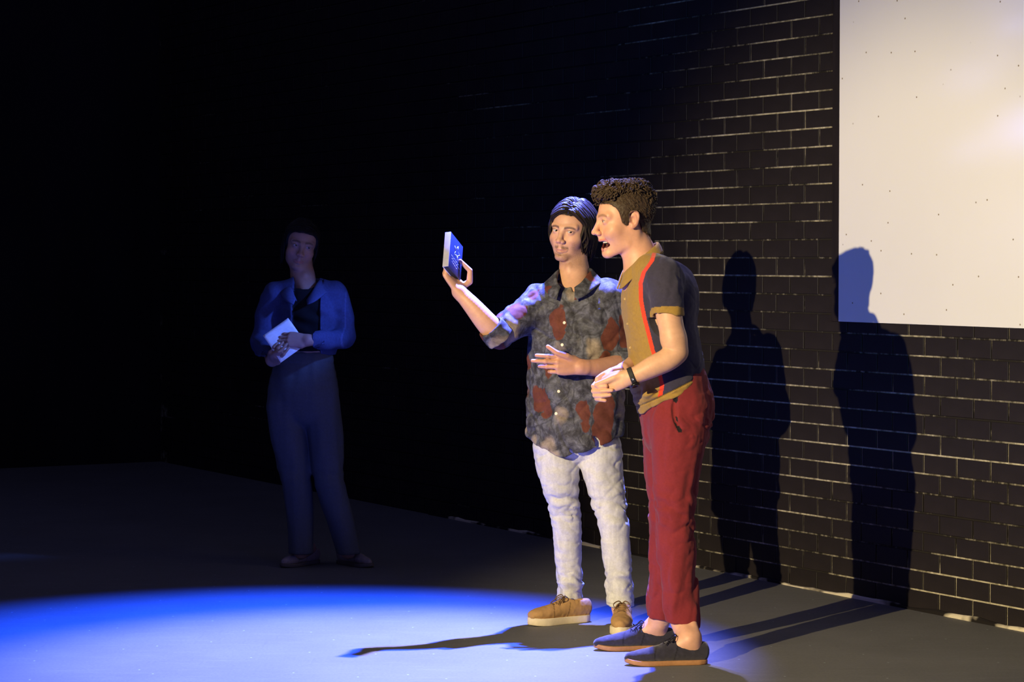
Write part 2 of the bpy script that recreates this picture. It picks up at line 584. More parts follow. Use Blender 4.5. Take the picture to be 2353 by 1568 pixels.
def polygonize(field, h, lo=None, hi=None, smooth=1):
    """naive surface nets; returns verts (N,3), quads (M,4)"""
    if lo is None: lo, hi = field.bounds()
    lo = np.asarray(lo, dtype=float); hi = np.asarray(hi, dtype=float)
    B = 4
    nc = np.maximum(np.ceil((hi - lo) / (B * h)).astype(int), 2)
    ax = [lo[i] + (np.arange(nc[i]) + 0.5) * B * h for i in range(3)]
    C = np.stack(np.meshgrid(*ax, indexing='ij'), -1).reshape(-1, 3)
    dc = field(C).reshape(nc)
    act = np.abs(dc) < B * h * 1.7
    a2 = act.copy()
    for axis in range(3):
        for s in (1, -1):
            r = np.roll(act, s, axis)
            sl = [slice(None)] * 3
            sl[axis] = 0 if s == 1 else -1
            r[tuple(sl)] = False
            a2 |= r
    n = nc * B
    up = lambda a: a.repeat(B, 0).repeat(B, 1).repeat(B, 2)
    D = up(dc).astype(f32)
    M = up(a2)
    idx = np.argwhere(M)
    P = lo + idx * h
    D[M] = 0
    D[idx[:, 0], idx[:, 1], idx[:, 2]] = field(P)
    D[0] = D[-1] = 1; D[:, 0] = D[:, -1] = 1; D[:, :, 0] = D[:, :, -1] = 1
    S = D < 0
    cnt = np.zeros(tuple(n - 1), np.int8)
    for dx in (0, 1):
        for dy in (0, 1):
            for dz in (0, 1):
                cnt += S[dx:n[0] - 1 + dx, dy:n[1] - 1 + dy, dz:n[2] - 1 + dz]
    cells = np.argwhere((cnt > 0) & (cnt < 8))
    cid = np.full(tuple(n - 1), -1, np.int32)
    cid[cells[:, 0], cells[:, 1], cells[:, 2]] = np.arange(len(cells))
    acc = np.zeros((len(cells), 3)); num = np.zeros(len(cells))
    corners = [(x, y, z) for x in (0, 1) for y in (0, 1) for z in (0, 1)]
    vals = {c: D[cells[:, 0] + c[0], cells[:, 1] + c[1], cells[:, 2] + c[2]] for c in corners}
    for c in corners:
        for axis in range(3):
            if c[axis]: continue
            e = list(c); e[axis] = 1; e = tuple(e)
            a, b = vals[c], vals[e]
            x = (a < 0) != (b < 0)
            t = a[x] / (a[x] - b[x])
            pt = np.repeat(np.array(c, float)[None], x.sum(), 0)
            pt[:, axis] = t
            acc[x] += pt; num[x] += 1
    V = lo + (cells + acc / num[:, None]) * h
    quads = []
    for axis in range(3):
        sl0 = [slice(None)] * 3; sl1 = [slice(None)] * 3
        sl0[axis] = slice(0, -1); sl1[axis] = slice(1, None)
        a, b = S[tuple(sl0)], S[tuple(sl1)]
        o1, o2 = (axis + 1) % 3, (axis + 2) % 3
        for flip, E in ((False, np.argwhere(a & ~b)), (True, np.argwhere(~a & b))):
            if not len(E): continue
            def cell(d1, d2):
                q = E.copy(); q[:, o1] += d1; q[:, o2] += d2
                return cid[q[:, 0], q[:, 1], q[:, 2]]
            q = np.stack([cell(-1, -1), cell(0, -1), cell(0, 0), cell(-1, 0)], 1)
            if flip: q = q[:, ::-1]
            quads.append(q)
    Q = np.vstack(quads)
    Q = Q[(Q >= 0).all(1)]
    E = np.vstack([Q[:, [0, 1]], Q[:, [1, 2]], Q[:, [2, 3]], Q[:, [3, 0]]])
    for _ in range(smooth):
        s = np.stack([np.bincount(E[:, 0], V[E[:, 1], c], len(V)) + np.bincount(E[:, 1], V[E[:, 0], c], len(V)) for c in range(3)], 1)
        k = np.bincount(E[:, 0], minlength=len(V)) + np.bincount(E[:, 1], minlength=len(V))
        V = 0.5 * V + 0.5 * s / np.maximum(k, 1)[:, None]
    return V, Q

def build(name, parts, mat, parent=None, origin=(0, 0, 0), smooth=True):
    """parts: list of (verts, faces, colours or None) in world space -> ONE mesh object under parent (placed at origin)"""
    origin = np.asarray(origin, dtype=float)
    vs_, lt, ls, cols = [], [], [], []
    off = 0
    for V, Q, Cc in parts:
        V = np.asarray(V, dtype=float)
        vs_.append(V - origin)
        cols.append(np.ones((len(V), 3)) * 0.5 if Cc is None else np.asarray(Cc))
        if isinstance(Q, np.ndarray):
            lt.append((Q + off).ravel()); ls.append(np.full(len(Q), Q.shape[1]))
        else:
            lt.append(np.concatenate([np.asarray(q) + off for q in Q])); ls.append(np.array([len(q) for q in Q]))
        off += len(V)
    V = np.vstack(vs_); lt = np.concatenate(lt).astype(np.int32); ls = np.concatenate(ls).astype(np.int32)
    C3 = np.vstack(cols)
    me = bpy.data.meshes.new(name)
    me.vertices.add(len(V)); me.vertices.foreach_set('co', V.astype(f32).ravel())
    me.loops.add(len(lt)); me.loops.foreach_set('vertex_index', lt)
    me.polygons.add(len(ls))
    st = np.concatenate([[0], np.cumsum(ls)[:-1]]).astype(np.int32)
    me.polygons.foreach_set('loop_start', st)
    me.polygons.foreach_set('loop_total', ls)
    me.update(calc_edges=True)
    me.validate()
    at = me.color_attributes.new('Col', 'FLOAT_COLOR', 'POINT')
    at.data.foreach_set('color', np.column_stack([C3, np.ones(len(C3))]).astype(f32).ravel())
    return link_mesh(name, me, mat, parent, smooth)

def tube(pts, radii, sides=6, sub=4, flat=1.0, cap=True, closed=False):
    """swept tube mesh through pts; radii per point; flat squashes the section"""
    p = np.column_stack([np.asarray(pts, dtype=float), np.asarray(radii, dtype=float) * np.ones(len(pts))])
    p = catmull(p, sub)
    c, r = p[:, :3], np.maximum(p[:, 3], 1e-5)
    T = np.gradient(c, axis=0)
    T /= np.linalg.norm(T, axis=1)[:, None] + 1e-12
    ref = np.array([0, 0, 1.0]) if abs(T[0, 2]) < 0.9 else np.array([1.0, 0, 0])
    U = np.zeros_like(c)
    u = ref - T[0] * (ref @ T[0])
    for i in range(len(c)):
        u = u - T[i] * (u @ T[i])
        u = u / (np.linalg.norm(u) + 1e-12)
        U[i] = u
    Vv = np.cross(T, U)
    ang = np.linspace(0, 2 * math.pi, sides, endpoint=False)
    ring = c[:, None, :] + r[:, None, None] * (np.cos(ang)[None, :, None] * U[:, None, :] + flat * np.sin(ang)[None, :, None] * Vv[:, None, :])
    n = len(c)
    verts = ring.reshape(-1, 3)
    i = np.arange(n - 1)[:, None] * sides
    j = np.arange(sides)[None, :]
    j2 = (j + 1) % sides
    Q = np.stack([i + j, i + j2, i + sides + j2, i + sides + j], -1).reshape(-1, 4)
    if cap:
        verts = np.vstack([verts, c[0], c[-1]])
        a, b = len(verts) - 2, len(verts) - 1
        jj = np.arange(sides)
        Q = [tuple(q) for q in Q] + [(a, (q + 1) % sides, q) for q in jj] + [(b, (n - 1) * sides + q, (n - 1) * sides + (q + 1) % sides) for q in jj]
    return verts, Q

def rotm(yaw=0, pitch=0, roll=0):
    """degrees: yaw about Z, pitch about X (positive = face tips down), roll about Y (positive = top goes +x)"""
    y, p, r = rad(yaw), rad(pitch), rad(roll)
    Rz = np.array([[math.cos(y), -math.sin(y), 0], [math.sin(y), math.cos(y), 0], [0, 0, 1]])
    Rx = np.array([[1, 0, 0], [0, math.cos(p), -math.sin(p)], [0, math.sin(p), math.cos(p)]])
    Ry = np.array([[math.cos(r), 0, math.sin(r)], [0, 1, 0], [-math.sin(r), 0, math.cos(r)]])
    return Rz @ Rx @ Ry

# ---- materials that read the painted-on vertex colour
def cloth_mat(name, rough=0.85, weave=900, strength=0.25, var=0.12, spec=0.15, sheen=0.0, fuzz=70):
    m = NT(name, rough, spec)
    c = m.attr()
    v = m.coord()
    nz = m.noise(v, fuzz, 4, 0.65)
    c = m.mix(1.0, c, m.ramp(nz, [(0.3, m.g(1 - var)), (0.7, m.g(1 + var))]), 'MULTIPLY')
    m.color(c)
    m.bump(m.noise(v, weave, 2, 0.6), strength, 0.0008)
    if sheen:
        m.b.inputs['Sheen Weight'].default_value = sheen
        m.b.inputs['Sheen Roughness'].default_value = 0.5
    return m.m
m = NT('skin', 0.48, 0.35)
c = m.attr()
v = m.coord()
c = m.mix(1.0, c, m.ramp(m.noise(v, 55, 4, 0.6), [(0.3, (0.93, 0.90, 0.90)), (0.7, (1.05, 1.03, 1.02))]), 'MULTIPLY')
m.color(c)
m.b.inputs['Subsurface Weight'].default_value = 0.12
m.b.inputs['Subsurface Radius'].default_value = (0.012, 0.005, 0.003)
m.b.inputs['Subsurface Scale'].default_value = 0.6
m.bump(m.noise(v, 700, 2), 0.12, 0.0006)
MAT_SKIN = m.m
def hair_mat(name, c0, c1, rough=0.42):
    m = NT(name, rough, 0.18)
    v = m.coord()
    m.color(m.mix(m.noise(v, 120, 3), c0, c1))
    m.b.inputs['Anisotropic'].default_value = 0.4
    m.bump(m.noise(v, 800, 2), 0.3, 0.0008)
    return m.m
def plain_mat(name, c, rough=0.5, spec=0.4, metal=0.0):
    m = NT(name, rough, spec)
    n = m.noise(m.coord(), 40, 3)
    m.color(m.mix(1.0, c, m.ramp(n, [(0.3, m.g(0.9)), (0.7, m.g(1.1))]), 'MULTIPLY'))
    m.b.inputs['Metallic'].default_value = metal
    return m.m
MAT_EYE = NT('eye', 0.15, 0.5)
MAT_EYE.color(MAT_EYE.attr())
MAT_EYE = MAT_EYE.m
# ================================================================== heads, hands, shoes
SKIN = np.array([0.60, 0.335, 0.215])
def head_field(g):
    """face looks along -Y, +X is image right when it faces the camera; eyes at z = 0"""
    f = SDF()
    jd = g.get('jaw_drop', 0.0)
    jw = g.get('jaw_w', 1.0)
    cw = g.get('cheek_w', 1.0)
    ns = g.get('nose', 1.0)
    f.ell((0, .018, .034), (.073, .094, .081), .01)
    f.ell((0, -.028, -.008), (.0605 * cw, .060, .086), .03)
    f.ell((0, -.050, -.056 - jd * .3), (.039, .040, .040), .02)
    f.cone2((.0480 * jw, .012, -.035), (.0430 * jw, -.006, -.080 - jd * .6), .0165, .0135, .025)
    f.cone2((.0430 * jw, -.006, -.080 - jd * .6), (.014, -.070 + jd * .25, -.103 - jd), .0135, .0140, .020)
    f.ell2((.034, -.030, -.052 - jd * .3), (.024, .034, .032), .025)
    f.ell((0, -.0785 + jd * .3, -.1025 - jd), (.019, .0145, .0145), .014)
    f.ell((0, -.028, -.083 - jd * .7), (.041, .048, .026), .02)
    f.ell2((.041 * cw, -.051, -.034), (.023, .024, .022), .02)                 # cheekbones
    if g.get('smile'): f.ell2((.036, -.067, -.046), (.016, .015, .014), .014)
    f.cone2((.046, -.066, .018), (.011, -.0835, .0125), .0105, .010, .012)      # brow ridge
    f.ell2((.0315, -.0985, .001), (.0205, .018, .0130), .010, 's')              # sockets
    f.cone((0, -.082, .010), (0, -.1025 * ns, -.029), .0085, .0098, .011)       # nose
    nt = g.get('tip', 1.0)
    f.ell((0, -.1085 * ns, -.0365), (.0115 * nt, .0115 * nt, .0105 * nt), .008)
    f.ell2((.0122, -.0985, -.0405), (.0085, .0105, .0085), .005)
    f.cone((0, -.094, -.047), (0, -.088, -.060), .007, .010, .008)
    f.ell2((.0062, -.1035 * ns, -.0500), (.0036, .0052, .0042), .002, 's')
    o = g.get('eye_open', 0.0048)
    f.ell2((.0315, -.0725, 0), (.0152, .0152, .0142), .005)                     # lids
    f.ell2((.0315, -.0905, -.0003), (.0140, .0130, o), .0016, 's')
    if g.get('mouth_open'):
        f.ell((0, -.080, -.0765 - jd * .45), (.0350, .026, .0085 + jd * .42), .003, 's')
        f.ell((0, -.062, -.0765 - jd * .45), (.026, .026, .0085 + jd * .38), .003, 's')
        up = [(-.0335, -.0640, -.0625), (-.016, -.0885, -.0650), (0, -.0940, -.0660), (.016, -.0885, -.0650), (.0335, -.0640, -.0625)]
        lo = [(-.0325, -.0640, -.0660), (-.017, -.0815, -.0875 - jd * .75), (0, -.0865, -.0935 - jd * .8), (.017, -.0815, -.0875 - jd * .75), (.0325, -.0640, -.0660)]
        f.chain(up, [.0025, .0040, .0040, .0040, .0025], .005, sub=4)
        f.chain(lo, [.0025, .0050, .0056, .0050, .0025], .005, sub=4)
    else:
        up = [(-.0245, -.0795, -.0735), (-.008, -.0925, -.0695), (0, -.0930, -.0710), (.008, -.0925, -.0695), (.0245, -.0795, -.0735)]
        lo = [(-.022, -.0805, -.0765), (0, -.0915, -.0815), (.022, -.0805, -.0765)]
        f.chain(up, [.002, .0042, .0040, .0042, .002], .004, sub=4)
        f.chain(lo, [.003, .0056, .003], .004, sub=4)
        f.chain([(-.026, -.083, -.0745), (-.009, -.0985, -.0750), (0, -.0990, -.0755), (.009, -.0985, -.0750), (.026, -.083, -.0745)], [.0012, .0016, .0016, .0016, .0012], .002, 's', sub=4)
    f.ell((0, -.0955 + jd * .3, -.0915 - jd * .9), (.014, .0065, .004), .006, 's')
    if g.get('ears', True):
        for s in (1, -1):
            Re = rotm(yaw=-22 * s, pitch=-10)
            f.ell((s * .0765, .014, -.004), (.0075, .0185, .0300), .006, 'u', Re.T)
            f.ell((s * .0865, .008, -.006), (.0110, .0098, .0160), .003, 's')
            f.chain([(s * .078, -.001, .004), (s * .083, -.001, .020), (s * .0855, .013, .0275), (s * .0865, .028, .018), (s * .0845, .029, -.002), (s * .0795, .018, -.020)],
                    [.003, .0034, .0036, .0038, .0034, .0028], .003, sub=3)
            f.ell((s * .0765, .007, -.0285), (.0050, .0078, .0085), .005)
            f.ell((s * .0765, -.002, -.006), (.0045, .004, .007), .004)
    ne = np.asarray(g.get('neck_end', (0, .045, -.24)), dtype=float)      # foot of the neck
    nt_ = np.array([0, .024, -.055])
    nm = nt_ * .45 + ne * .55
    f.cone(nt_, nm, .0535, .0545, .02)
    f.cone(nm, ne, .0545, .064, .02)
    fwd_ = np.array([0, -.042, 0])
    f.cone((.050, .026, -.055), ne + fwd_ + [.014, 0, .02], .011, .011, .02)
    f.cone((-.050, .026, -.055), ne + fwd_ + [-.014, 0, .02], .011, .011, .02)
    f.ell(nm + [0, -.050, .010], (.012, .012, .016), .014)
    if 'chest' in g:
        f.cone(nm * .4 + ne * .6, g['chest'], .050, .058, .03)
    return f
def head_colour(P, g):
    x, y, z = P[:, 0], P[:, 1], P[:, 2]
    ax = np.abs(x)
    jd = g.get('jaw_drop', 0.0)
    C = np.tile(np.asarray(g.get('skin', SKIN)), (len(P), 1))
    def blend(c, w):
        nonlocal C
        w = np.clip(w, 0, 1)[:, None]
        C = C * (1 - w) + np.asarray(c) * w
    front = y < -.03
    blend((0.58, 0.26, 0.17), 0.45 * np.exp(-(((ax - .043) / .02) ** 2 + ((z + .036) / .018) ** 2)) * front)       # cheeks
    blend((0.56, 0.25, 0.165), 0.45 * np.exp(-((x / .014) ** 2 + ((z + .04) / .014) ** 2)) * (y < -.09))
    blend((0.55, 0.24, 0.17), 0.5 * (ax > .077) * (y < .05) * (np.abs(z) < .04))
    st = g.get('stubble', 0.0)
    if st:
        low = sstep(-.046, -.062, z + 0.35 * np.maximum(0, .04 - ax) * 0) * sstep(-.16, -.125, z)
        side = sstep(.03, .05, ax) * sstep(-.02, -.05, z) * (y < .03) * sstep(-.16, -.12, z)
        chin = sstep(-.082, -.094, z) * sstep(-.155, -.12, z) * (y < .01)
        m_ = np.exp(-((z + .0625 + .10 * ax) / .0055) ** 2) * (ax < .030) * (y < -.07)
        nz = 0.75 + 0.25 * vnoise(P, 500, 5)
        blend((0.075, 0.045, 0.035), st * np.maximum(0.62 * side, 0.55 * chin) * nz)
        blend((0.055, 0.032, 0.025), st * .95 * m_ * sstep(.002, .012, ax) * nz)
        goat = np.exp(-((x / .016) ** 2 + ((z + .091) / .006) ** 2)) * (y < -.07)
        blend((0.06, 0.035, 0.028), st * 0.8 * goat * nz)
    lipc = g.get('lip', (0.46, 0.17, 0.13))
    if g.get('mouth_open'):
        def k0(c, r):
            return np.sqrt((x / r[0]) ** 2 + ((y - c[1]) / r[1]) ** 2 + ((z - c[2]) / r[2]) ** 2)
        inside = np.minimum(k0((0, -.080, -.0765 - jd * .45), (.0350, .026, .0085 + jd * .42)), k0((0, -.062, -.0765 - jd * .45), (.026, .026, .0085 + jd * .38))) < 1.05
        inside &= y > -.0845
        up = np.exp(-((z + .066 - 3.2 * ax * ax) / .0045) ** 4) * (ax < .034) * (y < -.058)
        zl = -.066 - (.0275 + jd * .8) * np.clip(1 - (ax / .0335) ** 2, 0, 1)
        lo = np.exp(-((z - zl) / .0052) ** 4) * (ax < .034) * (y < -.058)
        blend((0.085, 0.016, 0.014), 1.0 * inside)
        blend(lipc, 0.85 * np.maximum(up, lo) * ~inside)
    else:
        w = np.exp(-((z + .0755) / .0072) ** 4) * np.clip(1.15 - (ax / .026) ** 4, 0, 1) * (ax < .027) * (y < -.078)
        blend(lipc, 0.75 * w)
    # eyebrows
    zb = .0215 - 11 * (ax - .030) ** 2 + g.get('brow_up', 0)
    th = .0050 - .05 * np.maximum(ax - .035, 0)
    bw = np.exp(-((z - zb) / np.maximum(th, .001)) ** 4) * (ax > .011) * (ax < .052) * (y < -.05)
    blend(g.get('brow', (0.035, 0.02, 0.014)), g.get('brow_w', .88) * bw * (0.8 + 0.2 * vnoise(P, 900, 2)))
    # lash line
    le = np.exp(-(((ax - .0315) / .0145) ** 8)) * np.exp(-((z - .0052 + 14 * (ax - .0315) ** 2) / .0014) ** 2) * (y < -.07)
    blend((0.03, 0.018, 0.014), 0.9 * le)
    if g.get('scalp'):
        hl = g['scalp'](P)
        blend(g.get('hair_col', (0.02, 0.014, 0.011)), hl)
    return C
def eyeballs(g, look=(0, -1, 0)):
    out = []
    look = unit(look)
    for s in (1, -1):
        bm = bmesh.new()
        bmesh.ops.create_uvsphere(bm, u_segments=40, v_segments=24, radius=.0129)
        V = np.array([v.co[:] for v in bm.verts])
        Fq = [[v.index for v in fc.verts] for fc in bm.faces]
        bm.free()
        dt = V @ look / .0129
        C = np.tile(np.array([0.46, 0.42, 0.39]), (len(V), 1))
        C[dt > 0.885] = g.get('iris', (0.055, 0.032, 0.018))
        C[dt > 0.975] = (0.004, 0.004, 0.004)
        out.append((V + np.array([s * .0315, -.0735, 0]), Fq, C))
    return out
def teeth():
    parts = []
    for i in range(-4, 5):
        a = i * 0.16
        w = (.0082, .0066, .0074, .006, .006)[abs(i)] if i else .0082
        x = .027 * math.sin(a * 1.0)
        y = -.0800 + .027 * (1 - math.cos(a * 1.05)) * 1.2
        f = box_mesh('t', x - .0019, x + .0019, y - .0022, y + .0022, -.0770, -.0670, .0008)
        parts.append((np.array([v.co[:] for v in f.vertices]), [list(p.vertices) for p in f.polygons], None))
        bpy.data.meshes.remove(f)
    return parts
def place(parts, R, pos, scale=1.0):
    return [((np.asarray(V) * scale) @ R.T + pos, Q, C) for V, Q, C in parts]

# ------------------------------------------------------------------ hand with five separate fingers
def hand_field(f, wrist, fwd, back, thumb_side, fingers, thumb, k=0.006, size=1.0, palm_curl=0.0):
    """wrist: point; fwd: towards the knuckles; back: out of the back of the hand; thumb_side: +1/-1 picks the side of the thumb.
    fingers: four (curl1, curl2, curl3, splay) in degrees, index first; thumb: list of 3 local joint points after its root"""
    fwd = unit(fwd)
    back = np.asarray(back, dtype=float)
    back = unit(back - fwd * (back @ fwd))
    lat = np.cross(fwd, back) * thumb_side
    L = lambda x, y, z: np.asarray(wrist) + size * (lat * x + fwd * y + back * z)
    kn = [(.0285, .090, .002), (.0095, .094, .004), (-.0095, .090, .002), (-.0275, .081, -.002)]
    ln = [(.041, .025, .021), (.046, .029, .022), (.043, .027, .021), (.033, .020, .019)]
    rd = [(.0096, .0084, .0078, .0066), (.0098, .0086, .0080, .0068), (.0094, .0082, .0076, .0064), (.0084, .0074, .0068, .0058)]
    f.echain([L(0, -.02, 0), L(.002, .03, 0), L(.001, .065, 0), L(.0, .088, 0)], [.027 * size, .036 * size, .041 * size, .038 * size],
             [.020 * size, .0165 * size, .0145 * size, .0115 * size], lat, .012, sub=3)
    f.ell(L(.026, .030, -.008), np.array([.016, .016, .016]) * size, .014)
    tips = []
    for i in range(4):
        c1, c2, c3, sp = fingers[i]
        p = np.array(kn[i])
        f.cone(L(p[0] * .55, .030, 0), L(*p), .011 * size, rd[i][0] * 1.06 * size, .008)
        ang, pts, rr = 0, [p], [rd[i][0]]
        for j, cc in enumerate((c1, c2, c3)):
            ang += rad(cc)
            d = np.array([math.sin(rad(sp)) * math.cos(ang), math.cos(rad(sp)) * math.cos(ang), -math.sin(ang)])
            p = p + d * ln[i][j]
            pts.append(p); rr.append(rd[i][j + 1])
        f.chain([L(*q) for q in pts], np.array(rr) * size, .0035)
        for q, r_ in ((pts[0], rd[i][0] * 1.10), (pts[1], rd[i][1] * 1.10)):
            f.ell(L(*q), np.full(3, r_ * size), .004)
        tips.append((L(*pts[-1]), L(*pts[-2])))
    tw = [L(.018, .012, -.006)] + [np.asarray(q, dtype=float) for q in thumb]      # thumb joints are given in place
    f.chain(tw, np.array([.0135, .0125, .0100, .0080]) * size, .007)
    tips.append((tw[-1], tw[-2]))
    return tips

# ------------------------------------------------------------------ shoes
def shoe_outline(t, L, wide):
    """half widths (inner, outer) of the sole at 0 = heel .. 1 = toe"""
    ks = [0, .03, .10, .25, .42, .58, .72, .84, .92, .97, 1.0]
    wo = [.010, .022, .031, .033, .034, .040, .0445, .042, .034, .022, .006]
    wi = [.010, .021, .029, .029, .028, .034, .0395, .036, .026, .015, .004]
    return np.interp(t, ks, wi) * wide, np.interp(t, ks, wo) * wide
def sole_mesh(L, wide, side, z0, z1, zt=0.0, flare=1.0, heel=None):
    """closed slab; zt lifts the toe"""
    ts = np.concatenate([np.linspace(0, .12, 7), np.linspace(.16, .84, 14), np.linspace(.88, 1, 9)])
    wi, wo = shoe_outline(ts, L, wide)
    loop = [(side * o * flare, t * L) for t, o in zip(ts, wo)] + [(-side * i * flare, t * L) for t, i in zip(ts[::-1], wi[::-1])]
    n = len(loop)
    spring = lambda y: zt * max(0, (y / L - .72) / .28) ** 2
    lay = [(z0, .965), (z0 + .003, 1.0), ((z0 + z1) / 2, 1.0), (z1 - .002, .995), (z1, .975)]
    V, Q = [], []
    for z, s in lay:
        V += [(x * s, L / 2 + (y - L / 2) * (1 - (1 - s) * .5), z + spring(y)) for x, y in loop]
    for a in range(len(lay) - 1):
        for i in range(n):
            j = (i + 1) % n
            Q.append((a * n + i, a * n + j, (a + 1) * n + j, (a + 1) * n + i))
    # caps as strips across the outline
    m_ = len(ts)
    for base, flip in ((0, True), ((len(lay) - 1) * n, False)):
        for i in range(m_ - 1):
            q = (base + i, base + i + 1, base + n - 2 - i, base + n - 1 - i)
            Q.append(q[::-1] if flip else q)
    V = np.array(V)
    if side < 0: Q = [q[::-1] for q in Q]
    return V, Q
def fix_normals(o):
    bm = bmesh.new(); bm.from_mesh(o.data)
    bmesh.ops.recalc_face_normals(bm, faces=bm.faces[:])
    bm.to_mesh(o.data); bm.free()
# ------------------------------------------------------------------ hair
ZTH_Y = [-.12, -.075, -.058, -.044, -.034, -.026, -.012, -.004, .002, .030, .036, .050, .090, .13]
def hairline(P, zs):
    """positive above the hairline"""
    return P[:, 2] - np.interp(P[:, 1], ZTH_Y, zs)
HL_SHORT = [.066, .062, .057, .046, .030, -.010, -.024, -.020, .024, .024, -.010, -.050, -.074, -.074]
HL_LONG = [.066, .064, .060, .050, .036, -.004, -.030, -.040, -.040, -.040, -.05, -.065, -.085, -.085]
def scalp_mask(zs, soft=.006):
    return lambda P: sstep(-soft, soft, hairline(P, zs)) * (P[:, 1] < .16) * (P[:, 2] > -.1)
def cap_field(zs, thick, amp, freq, seed=1, squash=(1, 1, 1)):
    f = SDF()
    f.ell((0, .018, .034), (.073 + thick, .094 + thick, .081 + thick), .01)
    f.ell((0, -.020, .0), (.0615 + thick * .8, .062, .080), .03)
    f.cone((0, .03, -.04), (0, .036, -.09), .056 + thick * .6, .054 + thick * .4, .02)
    f.fn(lambda P: -(hairline(P, zs) + .003 * vnoise(P, 160, seed)), (-.2, -.2, -.2), (.2, .2, .2), .004, 'i')
    f.disp(lambda P, d: amp * fbm(P, freq, seed, 2))
    return f
def surf(d, lift, c=(0, .016, .030), r=(.077, .098, .086)):
    d = unit(d)
    return np.array(c) + d * np.array(r) * (1 + lift)
def long_hair(seed, n, zend, part=0.10, lift=0.10, wave=.010, fringe=60, rmax=.0095, sides=(1, -1), back_extra=0.0):
    """parted hair that falls past the ears in flattened, tapering locks"""
    rg = random.Random(seed)
    parts = []
    for s in sides:
        for i in range(n):
            u = (i + rg.random()) / n
            a = rad(50 - 105 * u + rg.uniform(-5, 5))
            phi = rad(fringe + (172 - fringe) * u ** 0.85 + rg.uniform(-6, 6))
            root = np.array([part + s * rg.uniform(-.13, .16), -math.sin(a), math.cos(a)])
            eq = np.array([s * math.sin(phi), -math.cos(phi), 0.0])
            lf = lift * rg.uniform(.45, 1.15) * (1.25 - .45 * u)
            p0 = surf(root, -.02)
            p1 = surf(unit(root) * .80 + eq * .30, lf * 1.15)
            p2 = surf(unit(root) * .42 + eq * .80, lf * 1.05)
            p3 = surf(eq + np.array([0, 0, .02]), lf * .9)
            ze = zend(s, u) * rg.uniform(.80, 1.10) - back_extra * u
            ph = rg.uniform(0, 6.28)
            side = np.array([-eq[1], eq[0], 0])
            pts = [p0, p1, p2, p3]
            rr = [rmax * .45, rmax * .85, rmax, rmax]
            steps = 4
            for q in range(1, steps + 1):
                t = q / steps
                z = p3[2] + (ze - p3[2]) * t
                w = wave * math.sin(ph + t * 4.2) * min(1, t * 1.6)
                inn = 1.0 - .10 * t * t
                pts.append(np.array([p3[0] * inn, p3[1] * inn + .004 * t, z]) + side * w + eq * (w * .5 + .004 * math.sin(t * 3)))
                rr.append(rmax * (1 - .78 * t ** 1.5))
            V, Q = tube(pts, rr, 6, 3, .42)
            parts.append((V, Q, None))
    return parts
def curls(seed, n, region, length, coil, rmax):
    """springy short curls over the top of the head"""
    rg = random.Random(seed)
    parts = []
    while len(parts) < n:
        d = region(rg)
        if d is None: continue
        d, ln, flow = d
        p = surf(d, rg.uniform(.0, .15))
        nrm = unit(np.asarray(d) / np.array([.077, .098, .086]))
        ax = unit(nrm * .62 + np.asarray(flow))
        e1 = unit(np.cross(ax, [0.3, 0.2, 1]))
        e2 = np.cross(ax, e1)
        ph = rg.uniform(0, 6.28)
        turns = rg.uniform(1.0, 1.7)
        L_ = ln * rg.uniform(.40, .75)
        cr = coil * rg.uniform(.7, 1.2)
        pts, rr = [], []
        for k in range(9):
            t = k / 8
            a = ph + t * turns * 6.28
            g = cr * min(1, t * 2.2)
            droop = np.array([0, 0, -1]) * L_ * .22 * t * t
            pts.append(p + ax * L_ * t + e1 * g * math.cos(a) + e2 * g * math.sin(a) + droop)
            rr.append(rmax * (1 - .6 * t ** 2) * (0.7 + .3 * min(1, t * 4)))
        V, Q = tube(pts, rr, 5, 3, .7)
        parts.append((V, Q, None))
    return parts
# ---- the three heads
G1 = dict(stubble=.95, tip=.90, jaw_w=1.03, eye_open=.0034, brow_up=-.0045, lip=(0.45, 0.20, 0.15), scalp=scalp_mask(HL_LONG), skin=(0.60, 0.345, 0.225), brow_w=.95)
G2 = dict(mouth_open=True, jaw_drop=.012, smile=True, nose=1.03, tip=.84, eye_open=.0024, scalp=scalp_mask(HL_SHORT), skin=(0.63, 0.345, 0.225), lip=(0.50, 0.17, 0.14), brow=(0.10, 0.05, 0.03), brow_w=.7, hair_col=(.03, .02, .014))
G3 = dict(jaw_w=.92, cheek_w=.98, eye_open=.0034, scalp=scalp_mask(HL_LONG), skin=(0.42, 0.25, 0.18), nose=.97, brow_w=.9)
def hair_man1():
    V, Q = polygonize(cap_field(HL_LONG, .006, .0015, 60), .003)
    parts = [(V, Q, None)]
    def zend(s, u):
        return (-.052 - .07 * u) if s < 0 else (-.078 - .055 * u)
    parts += long_hair(3, 190, zend, part=.10, lift=.12, wave=.012, fringe=58, rmax=.0068)
    return parts
